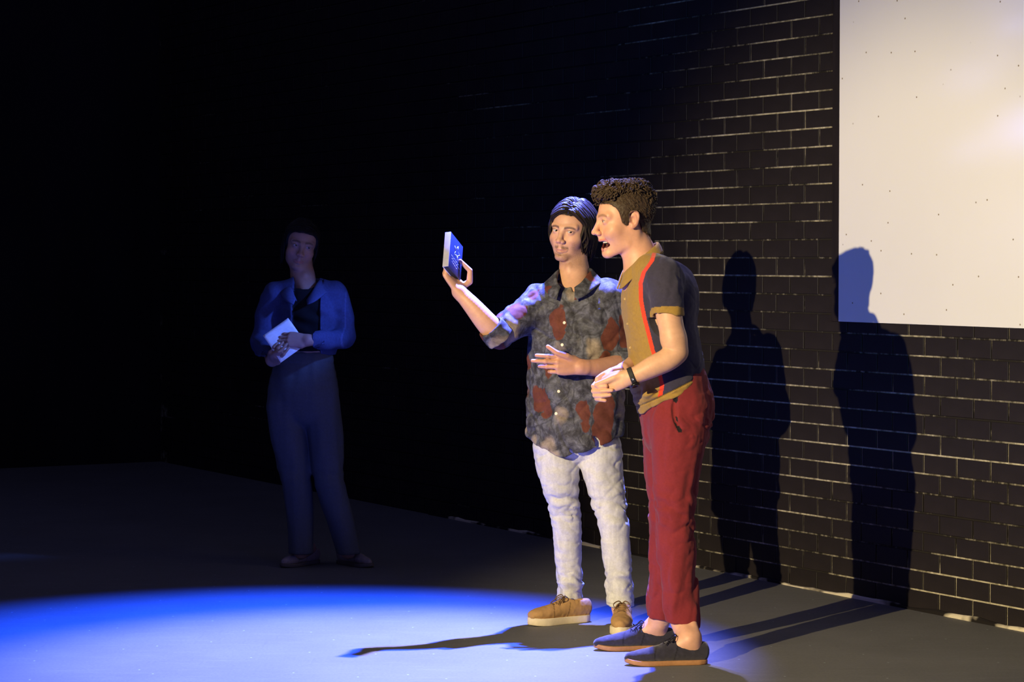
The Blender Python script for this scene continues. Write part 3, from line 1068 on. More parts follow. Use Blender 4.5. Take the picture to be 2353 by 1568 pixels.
def hair_man2():
    V, Q = polygonize(cap_field(HL_SHORT, .0060, .0016, 190), .0022)
    parts = [(V, Q, None)]
    f = SDF()
    f.ell((0, -.030, .104), (.056, .054, .030), .02)
    f.ell((0, -.064, .095), (.048, .030, .024), .02)
    f.ell((0, .030, .100), (.061, .068, .028), .02)
    f.ell((0, .072, .060), (.055, .048, .050), .02)
    f.disp(lambda P, d: .0065 * fbm(P, 75, 4, 2))
    V, Q = polygonize(f, .0025)
    parts.append((V, Q, None))
    rgm = random.Random(12)
    for vi in rgm.sample(range(len(V)), 1100):          # wavy tufts all over the top
        p = V[vi]
        if p[2] < .075 and p[1] < .05: continue
        nrm = unit((p - np.array([0, .01, .045])) / np.array([.06, .095, .075]) ** 2)
        sw = np.array([rgm.uniform(-.8, .8), rgm.uniform(-.2, 1.0), rgm.uniform(-.5, .5)])
        ax = unit(sw - nrm * (sw @ nrm))
        e2 = np.cross(ax, nrm)
        ph, tr, L_, cr = rgm.uniform(0, 6.28), rgm.uniform(.8, 1.5), rgm.uniform(.024, .044), rgm.uniform(.003, .0055)
        pts = [p + nrm * (.0015 - 9 * (L_ * (t - .5)) ** 2 + cr * .8 * math.sin(ph + tr * 6.28 * t)) + ax * L_ * (t - .5) + e2 * cr * math.cos(ph + tr * 6.28 * t) for t in np.linspace(0, 1, 8)]
        Vt, Qt = tube(pts, [.0034 * (1 - .75 * abs(2 * t - 1) ** 2.5) for t in np.linspace(0, 1, 8)], 5, 3, .7)
        parts.append((Vt, Qt, None))
    def region(rg):
        a, b = rg.uniform(-62, 88), rg.uniform(-50, 50)
        a, b = rad(a), rad(b)
        d = unit((math.sin(b), -math.sin(a) * math.cos(b), math.cos(a) * math.cos(b)))
        front = max(0, math.sin(a))
        back = max(0, -math.sin(a))
        if d[2] < .25: return None
        return d, .028 + .018 * front - .008 * back, np.array([d[0] * .3, -.25 * front, .35])
    parts += curls(5, 110, region, .05, .0060, .0032)
    rg = random.Random(8)
    k = 0
    while k < 620:                      # short hair on the sides and back
        d = unit((rg.choice((-1, 1)) * rg.uniform(.1, 1), rg.uniform(-.45, 1), rg.uniform(-.75, .75)))
        p = surf(d, -.01, (0, .018, .034), (.077, .098, .085))
        if hairline(p[None], HL_SHORT)[0] < .006: continue
        nrm = unit(d / np.array([.077, .098, .086]))
        fl_ = np.array([0, .55, -.6]) + .35 * np.array([rg.uniform(-1, 1) for _ in range(3)])
        fl_ = unit(fl_ - nrm * (fl_ @ nrm))
        L_ = rg.uniform(.012, .022)
        V, Q = tube([p, p + fl_ * L_ * .5 + nrm * .0035, p + fl_ * L_ + nrm * .001], [.0024, .0024, .0008], 5, 2, .6)
        parts.append((V, Q, None))
        k += 1
    return parts
def hair_woman():
    V, Q = polygonize(cap_field(HL_LONG, .010, .002, 50), .0035)
    parts = [(V, Q, None)]
    parts += long_hair(9, 60, lambda s, u: -.10 - .06 * u, part=-.1, lift=.06, wave=.008, fringe=78)
    return parts
# ------------------------------------------------------------------ garment and shoe helpers
def grid_solid(A, th):
    """closed slab from an n x m grid of points"""
    A = np.asarray(A, dtype=float)
    n, m_ = A.shape[:2]
    du = np.gradient(A, axis=0); dv = np.gradient(A, axis=1)
    N = np.cross(du, dv)
    N /= np.linalg.norm(N, axis=2)[..., None] + 1e-12
    V = np.vstack([(A + N * th / 2).reshape(-1, 3), (A - N * th / 2).reshape(-1, 3)])
    o = n * m_
    Q = []
    for i in range(n - 1):
        for j in range(m_ - 1):
            a, b, c, d = i * m_ + j, (i + 1) * m_ + j, (i + 1) * m_ + j + 1, i * m_ + j + 1
            Q.append((a, b, c, d)); Q.append((o + d, o + c, o + b, o + a))
    for i in range(n - 1):
        for j in (0, m_ - 1):
            a, b = i * m_ + j, (i + 1) * m_ + j
            q = (a, o + a, o + b, b)
            Q.append(q if j == 0 else q[::-1])
    for j in range(m_ - 1):
        for i in (0, n - 1):
            a, b = i * m_ + j, i * m_ + j + 1
            q = (b, o + b, o + a, a)
            Q.append(q if i == 0 else q[::-1])
    return V, Q
def curve_patch(curves, n=24, sub=5):
    """surface through several curves (each a list of points)"""
    rows = []
    for c in curves:
        p = catmull(np.asarray(c, dtype=float), 8)
        t = np.linspace(0, 1, len(p)); tt = np.linspace(0, 1, n)
        rows.append(np.stack([np.interp(tt, t, p[:, k]) for k in range(3)], 1))
    rows = np.array(rows)
    cols = [catmull(rows[:, i], sub) for i in range(n)]
    return np.array(cols)
def disc(center, normal, r, th):
    """small lens-shaped button"""
    nrm = unit(normal)
    e1 = unit(np.cross(nrm, [0, 0, 1.0])); e2 = np.cross(nrm, e1)
    prof = [(0.02, 0), (.55, .0), (.85, 0), (1, .35), (1, .7), (.9, 1), (.72, 1), (.62, .78), (.02, .78)]
    k = 16
    V, Q = [], []
    for rr, zz in prof:
        for i in range(k):
            a = 2 * math.pi * i / k
            V.append(np.asarray(center) + e1 * math.cos(a) * rr * r + e2 * math.sin(a) * rr * r + nrm * zz * th)
    for a in range(len(prof) - 1):
        for i in range(k):
            j = (i + 1) % k
            Q.append((a * k + i, a * k + j, (a + 1) * k + j, (a + 1) * k + i))
    return np.array(V), Q
def noise_patch(P, lo, hi, base, freq, seed):
    return sstep(lo, hi, fbm(P, freq, seed, 3) + base)

def make_shoe(parent, heel, toe_dir, L, side, style, origin, wide=1.0):
    """heel: floor point under the back of the heel; side +1 when the outer edge is on the local +x side"""
    d = unit([toe_dir[0], toe_dir[1], 0])
    xax = np.array([d[1], -d[0], 0])            # to the right of the toes
    R = np.column_stack([xax, d, [0, 0, 1]])
    P3 = lambda V: np.asarray(V) @ R.T + np.asarray(heel)
    k = L / .285
    st = style
    zs = st['sole_t']
    sec = st['sec']
    f = SDF()
    f.echain([(side * o * k, y * L, zs + h * .42) for y, w, h, o in sec], [w * k * wide for y, w, h, o in sec], [h * .58 * k for y, w, h, o in sec], (1, 0, 0), .01, sub=4)
    f.ell((0, .20 * L, zs + .088 * k), np.array([.0255, .052, .040]) * k, .006, 's')
    f.fn(lambda P: (zs - .004) - P[:, 2] + 0 * P[:, 0], (-.2, -.1, -.1), (.2, .4, .2), .002, 'i')
    f.disp(lambda P, d_: .0012 * fbm(P, (60, 90, 60), 3, 2))
    V, Q = polygonize(f, .0030, (-.07, -.03, -.01), (.07, L + .03, .14))
    y, z, x = V[:, 1] / L, V[:, 2], V[:, 0]
    C = np.tile(np.array(st['upper']), (len(V), 1))
    seam = np.zeros(len(V))
    vamp = np.abs((y - .60) - 1.4 * np.abs(x)) < .010
    quarter = np.abs((y - .42) + .9 * (z - zs)) < .009
    seam[vamp | (quarter & (z < zs + .06))] = 1
    C = C * (1 - .45 * seam[:, None])
    C[z > zs + .075 * k] *= .8
    upper = build('shoe', [(P3(V), Q, C)], st['mat'], parent, origin)
    SV, SQ = sole_mesh(L * 1.012, wide * 1.05, side, .0, zs + .003, st.get('spring', .008))
    SV[:, 1] -= L * .006
    so = build('sole', [(P3(SV), SQ, np.tile(np.array(st['sole']), (len(SV), 1)))], st['solemat'], upper, origin, smooth=False)
    fix_normals(so)
    if st.get('heel_block'):
        pass
    if not st.get('lace_rows'): return upper
    # laces
    lp = []
    zt = lambda yy: zs + np.interp(yy, [s_[0] for s_ in sec], [s_[2] for s_ in sec]) * k * .995
    rows = st['lace_rows']
    for i, yy in enumerate(rows):
        w = .017 * k + .002 * i
        z0 = zt(yy)
        y1 = yy + (.028 if st.get('cross', True) else 0)
        for sg in (1, -1):
            pts = [(sg * w, yy * L, z0 - .007), (sg * w * .5, (yy * .7 + y1 * .3) * L, z0 + .0005), (-sg * w * .5, (yy * .3 + y1 * .7) * L, zt(y1) + .0008), (-sg * w, y1 * L, zt(y1) - .007)]
            Vt, Qt = tube([P3(np.array(p)) for p in pts], [.0024] * 4, 6, 3, .6)
            lp.append((Vt, Qt, None))
    y0 = rows[-1] - .04 if rows[-1] < rows[0] else rows[0]
    z0 = zt(y0) + .004
    for sg in (1, -1):
        pts = [(0, y0 * L, z0), (sg * .014, y0 * L + .006, z0 + .010), (sg * .032, y0 * L + .016, z0 + .000), (sg * .026, y0 * L + .024, z0 - .012), (sg * .010, y0 * L + .010, z0 - .002)]
        Vt, Qt = tube([P3(np.array(p)) for p in pts], [.0023] * 5, 6, 4, .6)
        lp.append((Vt, Qt, None))
        pts = [(0, y0 * L, z0), (sg * .012, y0 * L + .014, z0 + .002), (sg * .022, y0 * L + .036, z0 - .012), (sg * .030, y0 * L + .046, z0 - .022)]
        Vt, Qt = tube([P3(np.array(p)) for p in pts], [.0021] * 4, 6, 3, .6)
        lp.append((Vt, Qt, None))
    build('laces', lp, st['lacemat'], upper, origin)
    return upper
SEC_SNEAKER = [(.06, .028, .070, 0), (.16, .033, .078, 0), (.30, .034, .080, 0), (.42, .034, .074, .001), (.55, .038, .060, .002), (.70, .0415, .050, .003), (.84, .037, .043, .002), (.93, .025, .036, .0)]
SEC_DERBY = [(.06, .026, .066, 0), (.16, .031, .076, 0), (.30, .032, .078, 0), (.42, .032, .072, .001), (.55, .036, .058, .002), (.70, .0385, .046, .002), (.85, .031, .037, .001), (.95, .018, .030, .0)]
# ================================================================== the man in the patterned shirt, holding the award up
Y1 = 9.66
root1 = empty('person', (0.26, Y1, 0))
O1 = np.array([0.26, Y1, 0.0])
tag(root1, 'man in a dark leaf-print shirt and pale jeans holding up a flat case', 'person', 'men standing side by side on the stage')
m1 = lambda px, py, dy=0.0: W(px, py, Y1 + dy)
S1 = unit((0.955, -0.296, 0)); F1 = unit((-0.296, -0.955, 0))        # his left side, his front

# ---- leaf-print cloth
m = NT('leaf_print_cotton', 0.8, 0.2)
v = m.coord()
vw = m.new('ShaderNodeVectorMath', operation='ADD')
nzc = m.new('ShaderNodeTexNoise'); nzc.inputs['Scale'].default_value = 9; nzc.inputs['Detail'].default_value = 3
m.l(v, nzc.inputs['Vector'])
sc_ = m.new('ShaderNodeVectorMath', operation='SCALE'); sc_.inputs['Scale'].default_value = 0.09
m.l(nzc.outputs['Color'], sc_.inputs[0])
m.l(v, vw.inputs[0]); m.l(sc_.outputs[0], vw.inputs[1])
vd = vw.outputs[0]
mott = m.noise(vd, 26, 5, 0.7)
base = m.ramp(mott, [(0.30, (0.020, 0.019, 0.022)), (0.45, (0.052, 0.052, 0.060)), (0.58, (0.105, 0.108, 0.125)), (0.72, (0.17, 0.175, 0.215))])
mpz = m.new('ShaderNodeMapping'); mpz.inputs['Scale'].default_value = (1, 1, .62); m.l(vd, mpz.inputs['Vector'])
vo = m.new('ShaderNodeTexVoronoi'); vo.inputs['Scale'].default_value = 11.5; m.l(mpz.outputs[0], vo.inputs['Vector'])
sepc = m.new('ShaderNodeSeparateColor'); m.l(vo.outputs['Color'], sepc.inputs[0])
inner = m.ramp(vo.outputs['Distance'], [(0.50, (1, 1, 1)), (0.53, (0, 0, 0))])
rust = m.math('MULTIPLY', m.ramp(sepc.outputs[0], [(0.60, (0, 0, 0)), (0.605, (1, 1, 1))]), inner)
tan = m.math('MULTIPLY', m.ramp(sepc.outputs[1], [(0.46, (0, 0, 0)), (0.465, (1, 1, 1))]), m.ramp(vo.outputs['Distance'], [(0.36, (1, 1, 1)), (0.50, (0, 0, 0))]))
line = m.new('ShaderNodeTexVoronoi', feature='DISTANCE_TO_EDGE'); line.inputs['Scale'].default_value = 11.5; m.l(mpz.outputs[0], line.inputs['Vector'])
base = m.mix(m.math('MULTIPLY', m.ramp(line.outputs['Distance'], [(0.01, (1, 1, 1)), (0.06, (0, 0, 0))]), 0.5), base, (0.016, 0.015, 0.018))
base = m.mix(m.math('MULTIPLY', tan, 0.9), base, m.ramp(mott, [(0.3, (0.13, 0.10, 0.08)), (0.7, (0.34, 0.28, 0.21))]))
base = m.mix(rust, base, m.ramp(mott, [(0.3, (0.075, 0.022, 0.014)), (0.7, (0.150, 0.046, 0.028))]))
m.color(base)
m.bump(m.noise(v, 700, 2), 0.2, 0.0006)
MAT_PRINT = m.m

# ---- shirt
Z1 = lambda py, dy=0: m1(1320, py, dy)[2]
f = SDF()
tors = [(1320, 682, .130, .080), (1320, 708, .176, .106), (1320, 745, .192, .120), (1321, 820, .195, .126), (1322, 900, .196, .132), (1322, 980, .198, .136), (1322, 1075, .200, .140)]
f.echain([m1(a, b) for a, b, _, _ in tors], [t[2] for t in tors], [t[3] for t in tors], S1, .02, sub=4)
f.cone(m1(1300, 664, .02), m1(1242, 688, .01), .044, .054, .03)
f.cone(m1(1340, 662, .0), m1(1398, 684, -.03), .044, .054, .03)
# raised right sleeve and the bent left sleeve
f.chain([m1(1240, 696, .01), m1(1212, 720, -.02), m1(1180, 742, -.06), m1(1150, 766, -.11), m1(1138, 769, -.125)], [.072, .072, .067, .064, .058], .035, sub=3)
f.chain([m1(1398, 686, -.03), m1(1416, 730, -.02), m1(1430, 780, -.02), m1(1440, 818, -.035), m1(1434, 832, -.055)], [.070, .069, .064, .058, .052], .035, sub=3)
# open neck
nb = m1(1312, 668, -.11)
def vcut(P):
    q = P - nb.astype(f32)
    u = q @ S1.astype(f32); z = q[:, 2]; fr = q @ F1.astype(f32)
    u = u - .10 * z
    return np.maximum(np.abs(u) - .66 * z, -(fr + .17)).astype(f32)
f.fn(vcut, nb - .14, nb + np.array([.14, .14, .14]), .006, 's')
f.cone(m1(1322, 600, .0), m1(1320, 668, .01), .062, .060, .008, 's')
# hem: shirt tails, longest in front
hx = np.array([m1(x, 1000)[0] for x in (1190, 1210, 1245, 1290, 1335, 1380, 1430, 1460)])
hz = np.array([Z1(y) for y in (990, 1003, 1033, 1045, 1036, 1021, 1003, 995)])
f.fn(lambda P: (np.interp(P[:, 0], hx, hz) + .004 * vnoise(P, 22, 3) - P[:, 2]).astype(f32), m1(1000, 1150, -.3), m1(1600, 900, .3), .004, 'i')
hp = [(1322, 1000, .166, .102), (1322, 1020, .180, .117), (1322, 1110, .188, .127)]
f.echain([m1(a, b) for a, b, _, _ in hp], [t[2] for t in hp], [t[3] for t in hp], S1, .006, 's', sub=2)
def shirt_folds(P, d):
    q = P - O1.astype(f32)
    u = q @ S1.astype(f32); w = q @ F1.astype(f32); z = P[:, 2]
    L3 = np.stack([u, w, z], 1)
    warp = .25 * vnoise(L3, 6, 11)
    drape = vnoise(np.stack([u + warp * .25, w, z * .22 + u * .15], 1), 24, 21)
    diag = vnoise(np.stack([u * .9 + z * .5, w, z * .5 - u * .3], 1), 20, 33)
    fine = fbm(L3, 42, 8, 2)
    low = sstep(1.30, .80, z)
    px_u = u + .022
    plk = .0016 * (np.abs(px_u) < .016) * (w > .02) * (z < 1.31)
    arm = sstep(.17, .22, np.abs(u))
    cr1 = 1 - np.abs(vnoise(np.stack([u * 1.1 + z * .35, w, z * .35 - u * .2], 1), 15, 61)) * 2.4
    cr2 = 1 - np.abs(vnoise(np.stack([u * .7 - z * .8, w, z * .8 + u * .5], 1), 14, 63)) * 2.4
    cre = np.clip(cr1, 0, 1) ** 2 + np.clip(cr2, 0, 1) ** 2
    ring = vnoise(np.stack([u * 2.6 + z * 1.5, w * .5, z * .9], 1), 16, 5)
    return .0050 * cre - (.0065 * drape * (.45 + .55 * low) + .0055 * diag + .0016 * fine + arm * .006 * ring) - plk
f.disp(shirt_folds)
V, Q = polygonize(f, .0038, *f.bounds(.03))
shirt1 = build('shirt', [(V, Q, None)], MAT_PRINT, root1, O1)
shirt1['label'] = 'dark shirt with a rust, tan and grey leaf print'

# collar, buttons, rolled cuffs
ncen = m1(1321, 628, .005)
def ring_pt(ang, r, dz, fwd=0.0):
    a = rad(ang)
    return ncen + S1 * math.sin(a) * r - F1 * math.cos(a) * r * .92 + F1 * fwd + np.array([0, 0, dz])
angs = [-166, -150, -125, -95, -60, -30, 0, 30, 60, 95, 125, 150, 166]
def collar_curve(rs, zs):
    return [ring_pt(a, np.interp(abs(a), [0, 60, 95, 125, 150, 166], rs), np.interp(abs(a), [0, 60, 95, 125, 150, 166], zs)) for a in angs]
c_in = collar_curve([.061, .061, .064, .074, .096, .112], [.006, .004, -.002, -.018, -.044, -.060])
c_top = collar_curve([.065, .065, .069, .080, .103, .119], [.020, .018, .011, -.004, -.034, -.056])
c_mid = collar_curve([.082, .086, .092, .105, .126, .137], [-.002, -.004, -.012, -.028, -.058, -.080])
c_out = collar_curve([.096, .104, .116, .130, .144, .148], [-.026, -.026, -.034, -.052, -.088, -.104])
Vc, Qc = grid_solid(curve_patch([c_in, c_top, c_mid, c_out], 50, 3), .0035)
col1 = build('collar', [(Vc, Qc, None)], MAT_PRINT, shirt1)
col1.location = -O1
MAT_BUTTON = plain_mat('pearl_button', (0.80, 0.72, 0.55), 0.25, 0.5)
for px, py in ((1297, 742), (1292, 793), (1284, 900), (1278, 951), (1281, 848)):
    # sit on the cloth: march from the camera side
    r = ray(px, py)
    ts = np.linspace(9.25, 9.75, 500)
    pp = np.array([0, 0, CAMH]) + r[None] * (ts / r[1])[:, None]
    dv = f(pp)
    k_ = np.argmax(dv < 0)
    Vb, Qb = disc(pp[k_] - F1 * .001, F1 + np.array([0, 0, .1]), .0062, .0035)
    b = build('button', [(Vb, Qb, None)], MAT_BUTTON, shirt1)
    b.location = -O1
    fix_normals(b)
def cuff(a, b, ra, rb, name='cuff', th=.009, shirt=None, org=None, mat=None):
    g = SDF()
    g.cone(a, b, ra + th * .5, rb + th * .5, .004)
    ext = unit(np.asarray(b) - np.asarray(a)) * .05
    # flat ends
    ax = unit(np.asarray(b) - np.asarray(a)).astype(f32)
    A_, B_ = np.asarray(a, dtype=f32), np.asarray(b, dtype=f32)
    g.fn(lambda P: np.maximum(-((P - A_) @ ax), (P - B_) @ ax).astype(f32), A_ - .2, A_ + .2, .006, 'i')
    g.cone(np.asarray(a) - ext, np.asarray(b) + ext, ra - th * .6, rb - th * .6, .004, 's')
    g.disp(lambda P, d: .0022 * fbm(P, 34, 6, 2))
    Vq, Qq = polygonize(g, .003, *g.bounds(.02))
    o = build(name, [(Vq, Qq, None)], mat, shirt)
    o.location = -np.asarray(org)
    return o
cuff(m1(1150, 776, -.13), m1(1126, 750, -.155), .055, .050, shirt=shirt1, org=O1, mat=MAT_PRINT)
cuff(m1(1442, 830, -.050), m1(1415, 837, -.085), .052, .048, shirt=shirt1, org=O1, mat=MAT_PRINT)

# ---- jeans
f = SDF()
f.echain([m1(1324, 965), m1(1326, 1000), m1(1327, 1010)], [.158, .166, .160], [.098, .106, .104], S1, .02, sub=3)
AR = F(1318, 1420); AR = np.array([AR[0], 9.735, .085])
AL = np.array([0.425, 9.60, .085])
legR = [m1(1277, 1030, .01), m1(1286, 1100, .0), m1(1301, 1195, .02), m1(1306, 1290, .05), (m1(1311, 1396, .075))]
legL = [m1(1378, 1030, -.01), m1(1387, 1100, -.02), m1(1408, 1195, -.04), m1(1418, 1290, -.05), (m1(1427, 1396, -.055))]
f.echain(legR, [.092, .079, .060, .054, .051], [.102, .090, .068, .062, .062], S1, .006, sub=4)
f.echain(legL, [.090, .077, .062, .056, .055], [.100, .090, .070, .062, .062], S1, .006, sub=4)
hemR, hemL = m1(1312, 1396, .075), m1(1427, 1394, -.055)
zc = (hemR[2] + hemL[2]) / 2
f.fn(lambda P: (np.where(P[:, 0] < .33, hemR[2] - .004, hemL[2] + .002) + .006 * vnoise(P, 30, 2) - P[:, 2]).astype(f32), (-.1, 9.3, -.1), (.8, 10.1, .35), .004, 'i')
for hm in (hemR, hemL):
    f.cone(hm + np.array([0, 0, -.06]), hm + np.array([0, 0, .035]), .040, .036, .004, 's')
def denim_folds(P, d):
    z = P[:, 2]
    right = P[:, 0] < .335
    knee = np.exp(-((z - .46) / .07) ** 2)
    ank = sstep(.28, .12, z) * (.35 + .65 * sstep(.10, .15, z))
    crot = np.exp(-((z - .70) / .09) ** 2)
    c = np.where(right[:, None], np.array([[.245, 9.7, 0]]), np.array([[.42, 9.6, 0]])).astype(f32)
    a = np.arctan2(P[:, 1] - c[:, 1], P[:, 0] - c[:, 0])
    ph = 1.4 * np.sin(a * 1.0 + right * 1.3) + 1.1 * vnoise(P, 9, 4)
    rings = vnoise(np.stack([P[:, 0] * .55, P[:, 1] * .55, z * 2.1 + .035 * ph], 1), 30, 41) * 1.6
    rings2 = vnoise(np.stack([P[:, 0] * .5 + .4 * z, P[:, 1] * .5, z * 1.9 + .03 * ph], 1), 24, 43) * 1.5
    horiz = vnoise(np.stack([P[:, 0] + .3 * z, P[:, 1], z * 2.4], 1), 17, 9)
    diag = vnoise(np.stack([P[:, 0] * 1.2 + z * .8, P[:, 1], z * .9 - P[:, 0] * .8], 1), 19, 14)
    rg1 = 1 - np.abs(vnoise(np.stack([P[:, 0] * .8 + z * .9, P[:, 1] * .8, z * 1.3 - P[:, 0] * .9], 1), 17, 18)) * 2.2
    rg2 = 1 - np.abs(vnoise(np.stack([P[:, 0] * .7 - z * .9, P[:, 1] * .8, z * 1.5 + P[:, 0] * .6], 1), 20, 19)) * 2.2
    cre = np.clip(rg1, 0, 1) ** 2 * (.5 + .8 * knee + .8 * crot) + np.clip(rg2, 0, 1) ** 2 * (.3 + knee + ank)
    fine = fbm(P, 55, 3, 2)
    return .0042 * cre - (ank * .0062 * rings + knee * .0060 * rings2 * (.6 + .4 * vnoise(P, 12, 6)) + .0036 * horiz * (.5 + knee + ank) + .0040 * diag * (.6 + crot) + .0010 * fine)
f.disp(denim_folds)
V, Q = polygonize(f, .0040, *f.bounds(.02))
C = np.tile(np.array([0.575, 0.575, 0.55]), (len(V), 1))
fade = fbm(V, (5, 5, 3), 4, 2)[:, None]
C *= 1 + .07 * fade
C *= 1 - .10 * sstep(.12, .40, np.abs(vnoise(V, (60, 60, 14), 9)))[:, None]
q = V - O1
u_ = q @ S1
seamR = np.abs(q @ F1 + .0) < .0028
C[seamR & (np.abs(u_) > .06)] *= .72
fly = (np.abs(u_ + .012) < .0025) & (q @ F1 > .05) & (V[:, 2] > .70)
C[fly] *= .6
hemz = np.where(V[:, 0] < .335, hemR[2] + .012, hemL[2] + .018)
C[np.abs(V[:, 2] - hemz) < .0018] *= .7
MAT_DENIM = cloth_mat('pale_denim', .85, 1100, .35, .10, fuzz=130)
jeans1 = build('jeans', [(V, Q, C)], MAT_DENIM, root1, O1)

# ---- shoes
ST1 = dict(upper=(0.40, 0.235, 0.095), sole=(0.66, 0.57, 0.40), sole_t=.026, sec=SEC_SNEAKER, spring=.006,
           mat=cloth_mat('tan_canvas', .9, 700, .4, .10), solemat=cloth_mat('cream_rubber', .6, 300, .1, .06), lacemat=plain_mat('brown_lace', (0.13, 0.075, 0.035), .8, .2),
           lace_rows=(.60, .55, .50, .45))
toe = F(1215, 1440); dR = unit((-0.86, -0.50, 0))
make_shoe(root1, np.array([toe[0], toe[1], 0]) - dR * .276, dR, .276, 1, ST1, O1)
toe = F(1424, 1463); dL = unit((-0.10, -1.0, 0))
make_shoe(root1, np.array([toe[0], toe[1], 0]) - dL * .278, dL, .278, -1, ST1, O1, wide=1.04)

# ---- body: head, neck, arms, hands, trunk and legs
parts = []
R1 = rotm(-27, 3, 7)
eyes1 = m1(1292, 531.5, -.02)
pos1 = eyes1 - R1 @ np.array([0, -.085, 0])
G1['neck_end'] = (m1(1322, 672, .015) - pos1) @ R1
G1['chest'] = (m1(1318, 712, -.050) - pos1) @ R1
fh = head_field(G1)
V, Q = polygonize(fh, .0019, (-.115, -.14, -.36), (.135, .135, .13))
parts += place([(V, Q, head_colour(V, G1))], R1, pos1, 1.0)
def skin_col(P, base, seed=0):
    C = np.tile(np.asarray(base), (len(P), 1))
    return C * (1 + .05 * fbm(P, 40, seed, 2)[:, None])
def hand_tint(V, C, tips, pads=(0.58, 0.27, 0.19)):
    for tip, prev in tips:
        d = np.linalg.norm(V - tip, axis=1)
        w = np.exp(-(d / .012) ** 2)[:, None] * .55
        C[:] = C * (1 - w) + np.asarray(pads) * w
    return C
# book geometry is needed by the hand
BK_T = W(1036.5, 533, 9.50)
BK_W = np.array([26, 63, -34]) / 588.0            # along the top edge
BK_H = np.array([-5, -40, -78]) / 588.0           # down the spine
BK_N = unit(np.cross(BK_H, BK_W))                 # out of the front cover
# raised right forearm and hand
f = SDF()
wr = W(1056, 671, 9.525)
f.chain([m1(1146, 772, -.12), m1(1118, 742, -.14), m1(1085, 703, -.145), wr], [.046, .043, .035, .0265], .02, sub=7)
f.ell(wr, (.027, .024, .027), .015)
tw = [W(1079, 648, 9.556), W(1080, 622, 9.552), W(1057.5, 600, 9.548)]
tips = hand_field(f, wr, (-.56, .05, .83), -BK_N, -1, [(40, 6, 4, 14), (40, 8, 4, 12), (38, 10, 6, 10), (36, 12, 8, 6)], tw)
V, Q = polygonize(f, .0021, *f.bounds(.02))
parts.append((V, Q, hand_tint(V, skin_col(V, (0.58, 0.33, 0.215)), tips)))
# left forearm across the body, open hand
f = SDF()
wl = W(1334, 844, 9.455)
f.chain([m1(1446, 826, -.04), m1(1430, 836, -.07), m1(1380, 845, -.15), wl], [.042, .041, .036, .0265], .02, sub=7)
tw = [W(1303, 819, 9.43), W(1279, 811, 9.42), W(1259, 797, 9.42)]
tips = hand_field(f, wl, (-1, -.22, .12), (-.12, -1, .10), 1, [(6, 4, 4, -1), (10, 8, 6, -3), (26, 30, 20, -3), (34, 45, 30, -3)], tw)
V, Q = polygonize(f, .0021, *f.bounds(.02))
parts.append((V, Q, hand_tint(V, skin_col(V, (0.56, 0.29, 0.18)), tips)))
# trunk and legs inside the clothes, chest shows in the open neck
f = SDF()
tb = [(1320, 690, .105, .066), (1320, 715, .150, .088), (1321, 800, .15, .10), (1322, 900, .140, .09), (1325, 960, .140, .085)]
f.echain([m1(a, b) for a, b, _, _ in tb], [t[2] for t in tb], [t[3] for t in tb], S1, .02, sub=3)
f.chain([m1(1240, 690, .01), m1(1180, 742, -.06), m1(1144, 771, -.12)], [.045, .045, .043], .02)
f.chain([m1(1398, 688, -.03), m1(1430, 780, -.02), m1(1446, 826, -.04)], [.045, .043, .04], .02)
for lg in (legR, legL):
    f.chain(lg, [.075, .062, .048, .044, .038], .02)
f.cone(legR[-1], legR[-1] + np.array([-.01, -.005, -.045]), .034, .032, .01)
f.cone(legL[-1], legL[-1] + np.array([0, -.01, -.045]), .034, .032, .01)
V, Q = polygonize(f, .008, *f.bounds(.02))
parts.append((V, Q, skin_col(V, (0.58, 0.34, 0.225))))
build('body', parts, MAT_SKIN, root1, O1)
for e in eyeballs(G1, (.50, -.86, .02)):
    build('eye', place([e], R1, pos1), MAT_EYE, root1, O1)
HAIR1 = hair_mat('dark_brown_hair', (0.008, 0.0055, 0.0045), (0.022, 0.014, 0.010), .55)
build('hair', place(hair_man1(), R1, pos1), HAIR1, root1, O1)

# ================================================================== the award case he holds up
bk = empty('award_case', BK_T + BK_H)
OB = BK_T + BK_H
tag(bk, 'flat blue case with a white star outline, held up in one hand', 'award')
ew, eh, en = unit(BK_W), unit(BK_H), BK_N
LW, LH, TH = np.linalg.norm(BK_W), np.linalg.norm(BK_H), .0245
def bpt(u, v_, w):      # metres right, down, out of the cover
    return BK_T + ew * u + eh * v_ + en * w
def bbox_(name, u0, u1, v0, v1, w0, w1, mat, parent, bev=.0012):
    me = box_mesh(name, u0, u1, v0, v1, w0, w1, bev)
    Vx = np.array([x.co[:] for x in me.vertices])
    Fx = [list(p.vertices) for p in me.polygons]
    bpy.data.meshes.remove(me)
    o = build(name, [(BK_T + Vx[:, :1] * ew + Vx[:, 1:2] * eh + Vx[:, 2:] * en, Fx, None)], mat, parent, OB, smooth=False)
    fix_normals(o)
    return o
MAT_CASE = plain_mat('blue_cover', (0.022, 0.042, 0.12), .4, .4)
MAT_PAGE = plain_mat('white_edge', (0.74, 0.74, 0.76), .6, .3)
bbox_('front_cover', 0, LW, 0, LH, -.003, 0, MAT_CASE, bk)
bbox_('back_cover', 0, LW, 0, LH, -TH, -TH + .003, MAT_PAGE, bk)
bbox_('page_block', .002, LW - .004, .003, LH - .003, -TH + .003, -.003, plain_mat('dark_inner', (0.03, 0.03, 0.035), .7, .2), bk, .0006)
bbox_('spine', -.0015, .002, 0, LH, -TH, 0, plain_mat('pale_spine', (0.36, 0.36, 0.46), .5, .3), bk, .0008)
MAT_INK = plain_mat('white_print', (0.82, 0.82, 0.84), .6, .3)
